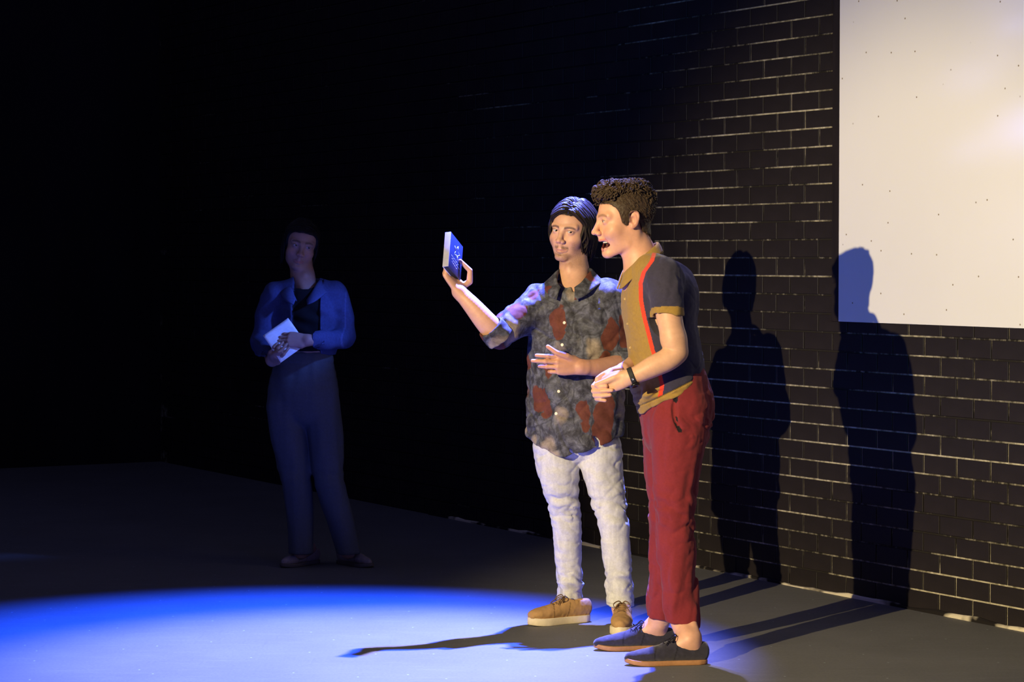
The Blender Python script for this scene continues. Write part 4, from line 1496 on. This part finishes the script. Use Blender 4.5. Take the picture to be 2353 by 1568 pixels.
def stroke(pts, r, name, closed=False, n=3):
    P_ = [bpt(u, v_, -.0002) for u, v_ in pts]
    Vt, Qt = tube(P_, [r] * len(P_), 6, n, .6)
    return (Vt, Qt, None)
sp = []
cx, cy = LW * .56, LH * .36
st_pts = []
for i in range(11):
    a = rad(-90 + 36 * i + 14)
    rr = .031 if i % 2 == 0 else .0135
    st_pts.append((cx + rr * math.cos(a), cy + rr * math.sin(a)))
for a, b in zip(st_pts[:-1], st_pts[1:]):
    sp.append(stroke([a, b], .0013, 'star', n=1))
build('star_outline', sp, MAT_INK, bk, OB)
sp = []
for row, (v0, u0, u1) in enumerate(((.60, .16, .74), (.68, .20, .84), (.76, .24, .66))):
    pts = []
    for i in range(16):
        t = i / 15
        pts.append((LW * (u0 + (u1 - u0) * t), LH * (v0 + .05 * t) + .0022 * math.sin(t * 27 + row * 2) * math.sin(t * 6 + row)))
    sp.append(stroke(pts, .0010, 'script', n=2))
build('cover_script', sp, MAT_INK, bk, OB)
# ================================================================== the laughing man in the polo shirt
Y2 = 8.85
O2 = np.array([0.58, Y2, 0.0])
root2 = empty('person', O2)
tag(root2, 'laughing man in an olive and navy polo shirt and maroon trousers, hands clasped', 'person', 'men standing side by side on the stage')
m2 = lambda px, py, dy=0.0: W(px, py, Y2 + dy)
F2 = unit((-0.985, -0.17, 0)); S2 = unit((0.17, -0.985, 0))      # his front; his left (towards the camera)
OLIVE, NAVY, RED = (0.30, 0.185, 0.045), (0.040, 0.036, 0.060), (0.72, 0.055, 0.025)

# ---- polo shirt
f = SDF()
tors = [(1492, 618, .060, .135), (1502, 650, .102, .175), (1511, 700, .126, .182), (1520, 760, .130, .176), (1530, 830, .134, .170), (1538, 880, .134, .168), (1546, 935, .128, .166)]
f.echain([m2(a, b) for a, b, _, _ in tors], [t[2] for t in tors], [t[3] for t in tors], F2, .02, sub=4)
f.cone(m2(1482, 618, -.03), m2(1520, 634, -.145), .050, .066, .035)
f.cone(m2(1482, 616, .03), m2(1500, 640, .145), .050, .064, .035)
f.ell(m2(1545, 680, .0), (.095, .15, .12), .04)                                   # upper back
f.ell(m2(1496, 905, -.02), (.062, .135, .036), .03)                               # blouson over the waistband
# near sleeve, far sleeve
f.chain([m2(1526, 638, -.15), m2(1531, 670, -.185), m2(1534, 700, -.20), m2(1535, 722, -.205)], [.067, .063, .058, .057], .03, sub=3)
f.chain([m2(1495, 645, .15), m2(1485, 690, .19), m2(1478, 720, .20)], [.066, .060, .056], .03, sub=3)
# collar opening
f.cone(m2(1447, 545, -.01), m2(1470, 606, -.005), .066, .056, .008, 's')
f.ell(m2(1440, 612, -.02), (.030, .030, .045), .008, 's')
# slanting hem
h0, h1 = m2(1470, 949), m2(1620, 872)
hs = (h1[2] - h0[2]) / (h1[0] - h0[0])
hemz2 = lambda P: h0[2] + hs * np.clip(P[:, 0] - h0[0], -.05, .40)
f.fn(lambda P: (hemz2(P) - P[:, 2]).astype(f32) * .88, m2(1300, 1000, -.4), m2(1800, 850, .4), .006, 'i')
sl_c, sl_d = m2(1535, 727, -.205), unit(m2(1535, 727, -.205) - m2(1531, 690, -.195))
A_, D_ = sl_c.astype(f32), unit(sl_d + np.array([-.10, 0, -.02])).astype(f32)
near_sleeve = lambda P: (P[:, 1] < Y2 - .125) & (P[:, 2] < m2(1500, 690)[2]) & (P[:, 2] > m2(1500, 760)[2])
def cut_sleeve(P):
    d = (P - A_) @ D_
    w = np.where((np.linalg.norm(P - A_, axis=1) < .085), d, -.05)
    return w.astype(f32)
f.fn(cut_sleeve, A_ - .10, A_ + .10, .004, 'i')
f.cone(sl_c + sl_d * .06, sl_c - sl_d * .03, .050, .050, .004, 's')
def knit_folds(P, d):
    q = P - O2.astype(f32)
    a = q @ F2.astype(f32); b = q @ S2.astype(f32); z = P[:, 2]
    drape = vnoise(np.stack([a + .35 * z, b, z * .3 - a * .35], 1), 17, 51)
    hang = vnoise(np.stack([a * 1.2, b * 1.2, z * .25], 1), 24, 57)
    waist = np.exp(-((z - .95) / .10) ** 2)
    slant = vnoise(np.stack([a * .6 + z * 1.1, b * .7, z * .8 - a], 1), 22, 61)
    arm = sstep(.14, .19, b) * sstep(1.15, 1.3, z)
    sl = vnoise(np.stack([a * 1.8 + z * .5, b, z * .4], 1), 26, 67)
    k1_ = np.clip(1 - np.abs(slant) * 2.0, 0, 1) ** 2
    near_hem = np.abs(z - hemz2(P) - .032) < .0035
    return .0055 * k1_ * (.25 + waist) - (.0045 * drape + .0030 * hang + .0065 * waist * slant + arm * .0045 * sl + .0008 * fbm(P, 60, 2, 2)) + .003 * near_hem
f.disp(knit_folds)
V, Q = polygonize(f, .0029, *f.bounds(.03))
# colour blocks: olive front panel, red stripe, navy back and sleeves, olive welts
zl = np.array([m2(1500, y)[2] for y in (560, 600, 625, 650, 690, 730, 760, 800, 850, 880, 915, 960)])
xl = np.array([m2(x, 700)[0] for x in (1502, 1488, 1470, 1463, 1464, 1472, 1480, 1490, 1505, 1512, 1506, 1500)])
zo = np.argsort(zl)
edge = np.interp(V[:, 2], zl[zo], xl[zo]) + .05 * (V[:, 1] - (Y2 - .15))
C = np.tile(np.array(NAVY), (len(V), 1))
dx = V[:, 0] - edge
C[dx < .0135] = RED
C[dx < -.001] = OLIVE
slv = (np.linalg.norm(V - m2(1534, 690, -.20), axis=1) < .095) & (V[:, 1] < Y2 - .135) & (V[:, 0] > m2(1478, 650)[0]) | (V[:, 1] > Y2 + .16)
C[slv] = NAVY
band = (np.abs((V - A_) @ D_) < .026) & (np.linalg.norm(V - A_, axis=1) < .075) & (V[:, 1] < Y2 - .148)
C[band] = OLIVE
welt = (V[:, 2] - hemz2(V) < .033) & (V[:, 2] < 1.1)
C[welt] = OLIVE
crease = (np.abs(V[:, 2] - hemz2(V) - .033) < .002) & (V[:, 2] < 1.1)
C[crease] = np.array(OLIVE) * .45
MAT_KNIT = cloth_mat('fine_knit', .9, 1300, .4, .10, .1, .15, fuzz=110)
polo = build('polo_shirt', [(V, Q, C)], MAT_KNIT, root2, O2)
polo['label'] = 'polo shirt with olive front, red stripe and navy sleeves and back'
fpolo = f
# ---- collar
nc2 = m2(1476, 590, -.005)
tilt = rotm(0, 0, -22)
def ring2(ang, r, dz):
    a = rad(ang)
    v_ = S2 * math.sin(a) * r - F2 * math.cos(a) * r * .95 + np.array([0, 0, dz])
    c_, s_ = math.cos(rad(24)), math.sin(rad(24))        # the neck leans forward: collar plane drops towards the front
    fr = v_ @ F2
    return nc2 + v_ + F2 * (fr * (c_ - 1)) + np.array([0, 0, -fr * s_ * 1.35])
angs2 = [-172, -155, -125, -95, -60, -30, 0, 30, 60, 95, 125, 155, 172]
def cc2(rs, zs):
    K = [0, 60, 95, 125, 155, 172]
    return [ring2(a, np.interp(abs(a), K, rs), np.interp(abs(a), K, zs)) for a in angs2]
ci = cc2([.060, .060, .061, .064, .070, .074], [-.004, -.006, -.008, -.014, -.022, -.028])
ct = cc2([.064, .064, .066, .070, .077, .081], [.018, .015, .010, .002, -.010, -.018])
cm_ = cc2([.074, .076, .080, .085, .091, .092], [.000, -.003, -.008, -.016, -.030, -.040])
co = cc2([.082, .088, .095, .100, .103, .102], [-.022, -.026, -.034, -.044, -.062, -.064])
Vc, Qc = grid_solid(curve_patch([ci, ct, cm_, co], 50, 3), .0045)
Cc = np.tile(np.array(OLIVE), (len(Vc), 1))
o = build('collar', [(Vc, Qc, Cc)], MAT_KNIT, polo)
o.location = -O2
# dark open placket below the collar and its buttons
pl = []
MAT_B2 = plain_mat('olive_button', (0.36, 0.24, 0.08), .35, .4)
def on_surface(field, px, py, y0, y1):
    r = ray(px, py)
    ts = np.linspace(y0, y1, 600)
    pp = np.array([0, 0, CAMH]) + r[None] * (ts / r[1])[:, None]
    dv = field(pp)
    return pp[np.argmax(dv < 0)] if (dv < 0).any() else None
for px, py in ((1437, 687), (1443, 744), (1449, 799)):
    p = on_surface(fpolo, px, py, 8.5, 9.1)
    if p is None: continue
    Vb, Qb = disc(p, (-.6, -.8, 0), .0055, .003)
    b = build('button', [(Vb, Qb, None)], MAT_B2, polo)
    b.location = -O2
    fix_normals(b)
# ---- trousers
f = SDF()
f.echain([m2(1552, 885), m2(1553, 930), m2(1552, 985)], [.118, .130, .122], [.158, .165, .155], F2, .02, sub=3)
f.ell(m2(1585, 935, -.02), (.082, .135, .085), .03)
nl = [m2(1562, 970, -.085), m2(1556, 1060, -.095), m2(1551, 1170, -.105), m2(1556, 1290, -.11), m2(1568, 1436, -.115)]
fl = [m2(1543, 970, .085), m2(1533, 1060, .095), m2(1531, 1170, .10), m2(1530, 1290, .105), m2(1521, 1424, .115)]
f.echain(nl, [.112, .090, .076, .070, .061], [.092, .082, .072, .064, .060], F2, .014, sub=4)
f.echain(fl, [.108, .086, .070, .064, .058], [.092, .082, .072, .064, .058], F2, .014, sub=4)
hn, hf = nl[-1], fl[-1]
def hem2(P):
    near = P[:, 1] < Y2
    return np.where(near, hn[2] - .02 * (P[:, 0] - hn[0]) / .06 * .6, hf[2] - .01 * (P[:, 0] - hf[0]) / .06)
f.fn(lambda P: (hem2(P) - P[:, 2]).astype(f32), (.2, 8.3, -.1), (1.0, 9.3, .3), .004, 'i')
f.fn(lambda P: (P[:, 2] - hemz2(P) - .05).astype(f32), (.2, 8.3, .7), (1.0, 9.3, 1.3), .004, 'i')
for hm in (hn, hf):
    f.cone(hm + np.array([0, 0, -.06]), hm + np.array([0, 0, .04]), .043, .040, .004, 's')
# slanted side pocket
pk = [on_surface(f, *q, 8.5, 9.1) for q in ((1553, 912), (1549, 935), (1552, 965), (1562, 990))]
f.chain(pk, [.004, .009, .0085, .003], .004, 's', sub=3)
def wool_folds(P, d):
    z = P[:, 2]
    q = P - O2.astype(f32)
    a = q @ F2.astype(f32); b = q @ S2.astype(f32)
    hip = np.exp(-((z - .84) / .075) ** 2) * sstep(.06, -.02, a)
    rays_ = vnoise(np.stack([a * .75 + z * .9, b * .5, z * 1.1 - a * .8], 1), 34, 71)
    knee = np.exp(-((z - .52) / .10) ** 2)
    kf = vnoise(np.stack([a * .6 + z * .5, b * .6, z * 1.8 - a * .6], 1), 24, 73)
    low = sstep(.50, .20, z) * (.4 + .6 * sstep(.10, .22, z))
    vert = vnoise(np.stack([a * 1.6 + z * .28, b * 1.6, z * .25], 1), 26, 77)
    lowd = vnoise(np.stack([a + z * .45, b, z * .55], 1), 26, 79)
    r1 = np.clip(1 - np.abs(vnoise(np.stack([a * 1.0 + z * .55, b, z * .7 - a * .5], 1), 18, 83)) * 2.3, 0, 1) ** 2
    r2 = np.clip(1 - np.abs(vnoise(np.stack([a * .9 - z * .7, b, z * 1.0 + a * .6], 1), 19, 85)) * 2.3, 0, 1) ** 2
    r3_ = np.clip(1 - np.abs(rays_) * 2.0, 0, 1) ** 2
    return .0036 * (r1 * (.35 + low + .5 * knee) + r2 * (.25 + knee)) + .0040 * hip * r3_ - (.0050 * hip * rays_ + .0065 * knee * kf + .0060 * low * vert + .0045 * low * lowd + .0030 * vert + .0008 * fbm(P, 60, 5, 2))
f.disp(wool_folds)
V, Q = polygonize(f, .0038, *f.bounds(.02))
C = np.tile(np.array([0.185, 0.023, 0.027]), (len(V), 1)) * (1 + .06 * fbm(V, 14, 3, 2)[:, None])
dp = np.min([np.linalg.norm(V - p, axis=1) for p in catmull(np.array(pk), 8)], axis=0)
C[dp < .0085] = (.012, .010, .012)
trs = build('trousers', [(V, Q, C)], cloth_mat('maroon_cotton', .88, 1100, .35, .08, .12, .1, fuzz=120), root2, O2)

# ---- shoes
ST2 = dict(upper=(0.026, 0.024, 0.036), sole=(0.34, 0.17, 0.075), sole_t=.014, sec=SEC_DERBY, spring=.010,
           mat=cloth_mat('navy_suede', .95, 500, .5, .22, .1, .4, fuzz=60), solemat=cloth_mat('tan_leather_sole', .5, 300, .1, .1), lacemat=plain_mat('navy_lace', (0.012, 0.011, 0.018), .8, .2),
           lace_rows=(.52, .46, .40))
toe = F(1437, 1531); d2 = unit((-1, -.10, 0))
near_heel = np.array([toe[0], toe[1] + .02, 0]) - d2 * .292
make_shoe(root2, near_heel, d2, .292, -1, ST2, O2)
toe = F(1366, 1497); d3 = unit((-1, -.12, 0))
far_heel = np.array([toe[0], toe[1] + .02, 0]) - d3 * .290
make_shoe(root2, far_heel, d3, .290, 1, ST2, O2)

# ---- body
parts = []
SK2 = 1.03
R2 = rotm(-76, 7, 2)
eye2 = m2(1387, 509, -.055)
pos2 = eye2 - R2 @ (np.array([.0315, -.082, 0]) * SK2)
G2['neck_end'] = (m2(1481, 618, 0) - pos2) @ R2 / SK2
G2['chest'] = (m2(1466, 650, -.01) - pos2) @ R2 / SK2
fh = head_field(G2)
V, Q = polygonize(fh, .0019, (-.115, -.14, -.30), (.115, .19, .13))
parts += place([(V, Q, head_colour(V, G2))], R2, pos2, SK2)
SKA = (0.62, 0.37, 0.235)
# near arm, bare from the sleeve down
f = SDF()
w2 = W(1449, 866, 8.625)
f.chain([m2(1532, 690, -.20), m2(1539, 735, -.21), m2(1548, 780, -.215)], [.047, .046, .043], .02, sub=3)
f.chain([m2(1548, 780, -.215), m2(1553, 808, -.22), m2(1535, 826, -.225), m2(1500, 843, -.228), m2(1470, 858, -.226), w2], [.043, .0415, .041, .038, .032, .027], .02, sub=6)
f.ell(m2(1563, 812, -.215), (.022, .024, .022), .02)
# near (left) hand: closed, thumb lying along the top
A = lambda px, py, y: W(px, py, y)
f.echain([w2, A(1430, 872, 8.63), A(1408, 878, 8.645), A(1392, 882, 8.66)], [.027, .034, .036, .030], [.021, .020, .019, .017], (0, .15, 1), .012, sub=3)
f.chain([A(1432, 862, 8.625), A(1412, 868, 8.625), A(1391, 877, 8.632), A(1371, 884, 8.645)], [.0135, .0125, .0115, .0090], .007)
f.chain([A(1396, 890, 8.655), A(1385, 894, 8.68), A(1392, 898, 8.71)], [.0095, .0088, .0080], .004)
f.chain([A(1400, 898, 8.655), A(1390, 903, 8.68), A(1396, 906, 8.71)], [.0095, .0086, .0078], .004)
# far (right) forearm and hand: palm behind, fingers wrapped over the front
wf = A(1432, 851, 8.775)
f.chain([A(1478, 800, 8.99), A(1462, 832, 8.88), wf], [.036, .033, .026], .02, sub=2)
f.echain([wf, A(1412, 864, 8.745), A(1390, 876, 8.715), A(1376, 884, 8.70)], [.026, .034, .036, .032], [.018, .017, .015, .013], (0.1, -.1, 1), .010, sub=3)
f.chain([A(1424, 850, 8.745), A(1404, 853, 8.715), A(1397, 862, 8.685), A(1399, 871, 8.655)], [.0125, .0118, .0105, .0085], .006)
fing = [[(1372, 879, 8.705), (1364, 888, 8.672), (1378, 889, 8.640), (1393, 888, 8.628)],
        [(1371, 889, 8.705), (1364, 899, 8.668), (1382, 899, 8.634), (1406, 897, 8.622)],
        [(1373, 899, 8.705), (1367, 909, 8.668), (1383, 910, 8.636), (1402, 908, 8.628)],
        [(1376, 908, 8.705), (1371, 917, 8.672), (1381, 919, 8.644), (1391, 921, 8.640)]]
tips = []
for i, fg in enumerate(fing):
    pts = [A(*q) for q in fg]
    r0 = (.0098, .0098, .0094, .0086)[i]
    f.chain(pts, [r0, r0 * .98, r0 * .88, r0 * .72], .0028)
    tips.append((pts[-1], pts[-2]))
tips.append((A(1371, 884, 8.645), A(1391, 877, 8.632)))
V, Q = polygonize(f, .0021, *f.bounds(.02))
parts.append((V, Q, hand_tint(V, skin_col(V, SKA), tips)))
# bare ankles and feet into the shoes
for hm, heel, dd in ((hn, near_heel, d2), (hf, far_heel, d3)):
    f = SDF()
    an = np.asarray(heel) + dd * .060 + np.array([0, 0, .085])
    f.chain([hm + np.array([-.004, 0, .10]), hm + np.array([-.004, 0, .01]), an], [.046, .039, .035], .02, sub=3)
    f.cone(an, np.asarray(heel) + dd * .13 + np.array([0, 0, .050]), .032, .026, .03)
    f.ell2 if False else None
    f.ell(an + np.array([-.005, -.030, .006]), (.012, .010, .012), .012)
    f.ell(an + np.array([-.005, .030, .010]), (.012, .010, .012), .012)
    f.cone(an + np.array([.022, 0, .02]), hm + np.array([.028, 0, .05]), .012, .014, .02)
    f.cone(an, np.asarray(heel) + dd * .04 + np.array([0, 0, .045]), .030, .026, .02)
    V, Q = polygonize(f, .0035, *f.bounds(.02))
    parts.append((V, Q, skin_col(V, (0.62, 0.35, 0.23))))
# trunk and legs inside the clothes
f = SDF()
tb = [(1480, 606, .058, .075), (1500, 645, .085, .135), (1515, 700, .10, .15), (1530, 800, .10, .14), (1548, 930, .10, .14)]
f.echain([m2(a, b) for a, b, _, _ in tb], [t[2] for t in tb], [t[3] for t in tb], F2, .02, sub=3)
f.chain([m2(1526, 640, -.14), m2(1532, 690, -.195)], [.045, .044], .02)
f.chain([m2(1500, 640, .14), m2(1478, 720, .20), A(1478, 800, 8.99)], [.045, .042, .036], .02)
f.chain(nl, [.06, .052, .044, .040, .034], .02)
f.chain(fl, [.06, .052, .044, .040, .034], .02)
V, Q = polygonize(f, .008, *f.bounds(.02))
parts.append((V, Q, skin_col(V, SKA)))
build('body', parts, MAT_SKIN, root2, O2)
for e in eyeballs(G2, (-.05, -.99, -.02)):
    build('eye', place([e], R2, pos2, SK2), MAT_EYE, root2, O2)
build('teeth', place(teeth(), R2, pos2, SK2), plain_mat('teeth', (0.80, 0.74, 0.64), .3, .5), root2, O2)
HAIR2 = hair_mat('brown_curly_hair', (0.022, 0.014, 0.009), (0.075, 0.048, 0.028), .5)
build('hair', place(hair_man2(), R2, pos2, SK2), HAIR2, root2, O2)
# ---- wristwatch
ax_ = unit(w2 - m2(1470, 858, -.226))
wc = w2 - ax_ * .004
g = SDF()
g.cone(wc - ax_ * .010, wc + ax_ * .010, .0335, .0315, .003)
A2, X2 = wc.astype(f32), ax_.astype(f32)
g.fn(lambda P: (np.abs((P - A2) @ X2) - .0095).astype(f32), A2 - .1, A2 + .1, .003, 'i')
g.cone(wc - ax_ * .03, wc + ax_ * .03, .0292, .0272, .003, 's')
V, Q = polygonize(g, .0022, *g.bounds(.02))
wat = build('wristwatch', [(V, Q, np.tile(np.array([.030, .030, .030]), (len(V), 1)))], cloth_mat('black_strap', .6, 600, .2, .1), root2, O2)
wat['label'] = 'black strap wristwatch'
wn = unit(np.cross(ax_, [0, 1, 0])); 
cs = unit(np.array([.25, -.35, -.9]) - ax_ * (np.array([.25, -.35, -.9]) @ ax_))
Vb, Qb = disc(wc + cs * .031, cs, .016, .009)
b = build('watch_case', [(Vb, Qb, None)], plain_mat('dark_watch_case', (.02, .02, .022), .3, .5, .6), wat, O2)
fix_normals(b)
bk_ = unit(np.array([.1, -1, -.25]) - ax_ * (np.array([.1, -1, -.25]) @ ax_))
Vb, Qb = disc(wc + bk_ * .0325, bk_, .0035, .003)
b = build('buckle', [(Vb, Qb, None)], plain_mat('steel_buckle', (.7, .68, .62), .2, .5, .9), wat, O2)
fix_normals(b)
# ================================================================== the woman waiting in the dark with a sheet of paper
Y3 = 11.4
O3 = np.array([-0.90, Y3, 0.0])
root3 = empty('person', O3)
tag(root3, 'woman in a denim jacket standing in the dark holding a sheet of paper', 'person')
m3 = lambda px, py, dy=0.0: W(px, py, Y3 + dy)
S3 = unit((0.99, -0.12, 0)); F3 = unit((-0.12, -0.99, 0))
# ---- jacket over a black top
f = SDF()
tors = [(703, 668, .085, .065), (703, 688, .140, .088), (703, 720, .158, .104), (703, 770, .150, .106), (703, 812, .138, .098), (703, 850, .135, .095)]
f.echain([m3(a, b) for a, b, _, _ in tors], [t[2] for t in tors], [t[3] for t in tors], S3, .02, sub=3)
f.cone(m3(716, 655, .01), m3(768, 673, .0), .040, .050, .03)
f.cone(m3(690, 655, .01), m3(636, 675, .0), .040, .050, .03)
f.chain([m3(772, 680, 0), m3(786, 730, .0), m3(793, 775, -.02)], [.058, .055, .050], .02, sub=3)
f.chain([m3(793, 775, -.02), m3(760, 783, -.13), m3(712, 783, -.245)], [.050, .046, .040], .02, sub=3)
f.chain([m3(632, 680, 0), m3(612, 735, .0), m3(603, 785, -.02)], [.058, .055, .050], .02, sub=3)
f.chain([m3(603, 785, -.02), m3(610, 808, -.12), m3(624, 828, -.215)], [.050, .046, .040], .02, sub=3)
zh = m3(703, 815)[2]
f.fn(lambda P: (zh - P[:, 2]).astype(f32), (-1.6, 10.8, .5), (-.3, 11.9, 1.0), .004, 'i')
f.cone(m3(703, 610), m3(703, 660), .06, .055, .008, 's')
f.cone(m3(712, 783, -.245) + np.array([-.05, -.03, 0]), m3(730, 783, -.20), .031, .031, .003, 's')
f.cone(m3(624, 828, -.215) + np.array([.03, -.05, -.02]), m3(617, 820, -.18), .031, .031, .003, 's')
def jk(P, d):
    q = P - O3.astype(f32)
    u = q @ S3.astype(f32); z = P[:, 2]; w = q @ F3.astype(f32)
    n1 = vnoise(np.stack([u + z * .3, w, z * .6], 1), 22, 91)
    n2 = vnoise(np.stack([u * .6, w * .6, z * 1.7 + u * .5], 1), 20, 93)
    openf = sstep(-.105, -.095, u) * sstep(.030, .022, u) * (w > 0) * (z < 1.36)
    return -(.005 * n1 + .0045 * n2) + .010 * openf
f.disp(jk)
V, Q = polygonize(f, .0052, *f.bounds(.02))
q = V - O3
u, w, z = q @ S3, q @ F3, V[:, 2]
C = np.tile(np.array([0.05, 0.062, 0.145]), (len(V), 1))
front = (w > 0) & (u > -.10) & (u < .026) & (np.abs(V[:, 0] - O3[0]) < .2) & (w < .135)
C[front] = (.008, .008, .010)
for uu in (.030, .135):
    C[(np.abs(u - uu) < .003) & (w > 0)] *= 1.5
MAT_DJ = cloth_mat('dark_denim', .9, 900, .4, .15, fuzz=90)
jacket = build('jacket', [(V, Q, C)], MAT_DJ, root3, O3)
jacket['label'] = 'blue denim jacket open over a black top'
nc3 = m3(703, 650, .005)
def r3(a, r, dz):
    a = rad(a)
    return nc3 + S3 * math.sin(a) * r - F3 * math.cos(a) * r + np.array([0, 0, dz])
K3 = [0, 60, 95, 125, 150, 163]
def c3(rs, zs):
    return [r3(a, np.interp(abs(a), K3, rs), np.interp(abs(a), K3, zs)) for a in angs]
Vc, Qc = grid_solid(curve_patch([c3([.060, .060, .062, .07, .088, .10], [.0, -.002, -.006, -.016, -.05, -.085]), c3([.065, .065, .068, .077, .096, .108], [.018, .016, .012, -.004, -.04, -.078]),
                                 c3([.084, .088, .096, .108, .122, .126], [-.006, -.008, -.014, -.03, -.06, -.095]), c3([.096, .104, .115, .128, .135, .132], [-.028, -.03, -.036, -.05, -.085, -.10])], 44, 3), .005)
build('collar', [(Vc, Qc, np.tile(np.array([0.055, 0.067, 0.15]), (len(Vc), 1)))], MAT_DJ, jacket, O3)
# ---- high-waisted trousers
f = SDF()
f.echain([m3(703, 812), m3(700, 845), m3(697, 900), m3(697, 930)], [.122, .142, .168, .165], [.086, .104, .125, .120], S3, .02, sub=3)
lr = [m3(657, 935, .0), m3(667, 1010, -.01), m3(682, 1110, -.01), m3(690, 1200, .0), m3(692, 1268, .0)]
ll = [m3(738, 935, -.0), m3(748, 1010, -.02), m3(758, 1110, -.04), m3(784, 1200, -.03), m3(800, 1268, -.02)]
f.echain(lr, [.092, .086, .070, .062, .058], [.105, .094, .076, .066, .062], S3, .012, sub=3)
f.echain(ll, [.090, .082, .070, .060, .056], [.105, .094, .076, .066, .062], S3, .012, sub=3)
zb, zt_ = m3(690, 1272)[2], m3(703, 812)[2]
f.fn(lambda P: (zb - P[:, 2]).astype(f32), (-1.6, 10.8, -.1), (-.2, 11.9, .4), .004, 'i')
f.fn(lambda P: (P[:, 2] - zt_ - .015).astype(f32), (-1.6, 10.8, .8), (-.2, 11.9, 1.3), .004, 'i')
def tf(P, d):
    z = P[:, 2]
    knee = np.exp(-((z - .44) / .06) ** 2)
    a = vnoise(np.stack([P[:, 0] * .6 + z * .4, P[:, 1] * .6, z * 1.9], 1), 20, 95)
    b = vnoise(np.stack([P[:, 0] * 1.5, P[:, 1] * 1.5, z * .3], 1), 22, 97)
    belt = .004 * (np.abs(z - (zt_ - .015)) < .020)
    return -(.0060 * knee * a + .0040 * b) - belt
f.disp(tf)
V, Q = polygonize(f, .0054, *f.bounds(.02))
C = np.tile(np.array([0.085, 0.09, 0.10]), (len(V), 1))
build('trousers', [(V, Q, C)], cloth_mat('grey_blue_twill', .9, 900, .3, .1, fuzz=100), root3, O3)
# ---- shoes
ST3 = dict(upper=(0.26, 0.21, 0.21), sole=(0.10, 0.085, 0.08), sole_t=.014, sec=SEC_DERBY, spring=.006,
           mat=cloth_mat('pale_suede', .8, 500, .3, .1), solemat=cloth_mat('dark_sole', .6, 300, .1, .06), lacemat=None)
for tp, dd, sd in (((648, 1306), (-.62, -.78, 0), 1), ((852, 1306), (.66, -.75, 0), -1)):
    toe = F(*tp); d_ = unit(dd)
    make_shoe(root3, np.array([toe[0], toe[1], 0]) - d_ * .245, d_, .245, sd, ST3, O3, wide=.9)
# ---- body
parts = []
R3 = rotm(8, 8, 12)
pos3 = m3(694, 567, -.03) - R3 @ np.array([0, -.085, 0])
G3['neck_end'] = (m3(704, 676, .01) - pos3) @ R3 / .96
V, Q = polygonize(head_field(G3), .0027, (-.115, -.14, -.32), (.135, .135, .13))
parts += place([(V, Q, head_colour(V, G3))], R3, pos3, .96)
SK3 = (0.40, 0.24, 0.18)
f = SDF()
wA = m3(706, 782, -.262)
f.chain([m3(740, 783, -.17), wA], [.030, .024], .02)
hand_field(f, wA, (-1, -.12, .05), (.05, -.95, .30), -1, [(14, 20, 14, 2), (16, 22, 16, 0), (18, 24, 18, -2), (20, 26, 18, -5)],
           [m3(690, 790, -.24), m3(678, 786, -.215), m3(667, 782, -.205)], size=.92)
V, Q = polygonize(f, .0030, *f.bounds(.02))
parts.append((V, Q, skin_col(V, SK3)))
f = SDF()
wB = m3(624, 830, -.225)
f.chain([m3(618, 808, -.15), wB], [.030, .024], .02)
hand_field(f, wB, (.25, -.75, .30), (-.6, -.2, -.75), 1, [(30, 40, 30, 2), (32, 44, 30, 0), (34, 46, 30, -2), (36, 48, 30, -5)],
           [m3(625, 818, -.29), m3(633, 812, -.32), m3(640, 809, -.337)], size=.9)
V, Q = polygonize(f, .0030, *f.bounds(.02))
parts.append((V, Q, skin_col(V, SK3)))
f = SDF()
tb = [(703, 690, .09, .06), (703, 710, .12, .075), (703, 780, .12, .085), (700, 900, .14, .10)]
f.echain([m3(a, b) for a, b, _, _ in tb], [t[2] for t in tb], [t[3] for t in tb], S3, .02, sub=3)
f.chain([m3(772, 684, 0), m3(790, 772, -.02), m3(740, 783, -.16)], [.036, .032, .026], .02)
f.chain([m3(632, 684, 0), m3(606, 782, -.02), m3(618, 808, -.15)], [.036, .032, .026], .02)
for lg, tp, dd in ((lr, (648, 1306), (-.62, -.78, 0)), (ll, (852, 1306), (.66, -.75, 0))):
    toe = F(*tp)
    an = np.array([toe[0], toe[1], 0]) - unit(dd) * .190 + np.array([0, 0, .075])
    f.chain(list(lg) + [an, an + unit(dd) * .07 + np.array([0, 0, -.035])], [.07, .065, .05, .042, .036, .030, .024], .02)
V, Q = polygonize(f, .005, *f.bounds(.02))
parts.append((V, Q, skin_col(V, SK3)))
build('body', parts, MAT_SKIN, root3, O3)
for e in eyeballs(G3, (.2, -.95, -.15)):
    build('eye', place([e], R3, pos3, .96), MAT_EYE, root3, O3)
build('hair', place(hair_woman(), R3, pos3, .96), hair_mat('black_hair', (0.005, 0.004, 0.004), (0.012, 0.009, 0.008), .6), root3, O3)
# ---- her sheet of paper
pa, pb, pd = m3(604, 772, -.275), m3(662, 731, -.195), m3(645, 834, -.325)
n_ = unit(np.cross(pd - pa, pb - pa))
if n_[2] < 0: n_ = -n_
A_grid = np.array([[pa + (pb - pa) * i / 12 + (pd - pa) * j / 12 + n_ * .006 * math.sin(math.pi * j / 12) for j in range(13)] for i in range(13)])
Vp, Qp = grid_solid(A_grid, .0008)
pap = build('paper_sheet', [(Vp, Qp, None)], plain_mat('white_paper', (0.82, 0.82, 0.82), .8, .2), None)
fix_normals(pap)
tag(pap, 'white sheet of paper held in front of the woman in the denim jacket', 'paper')
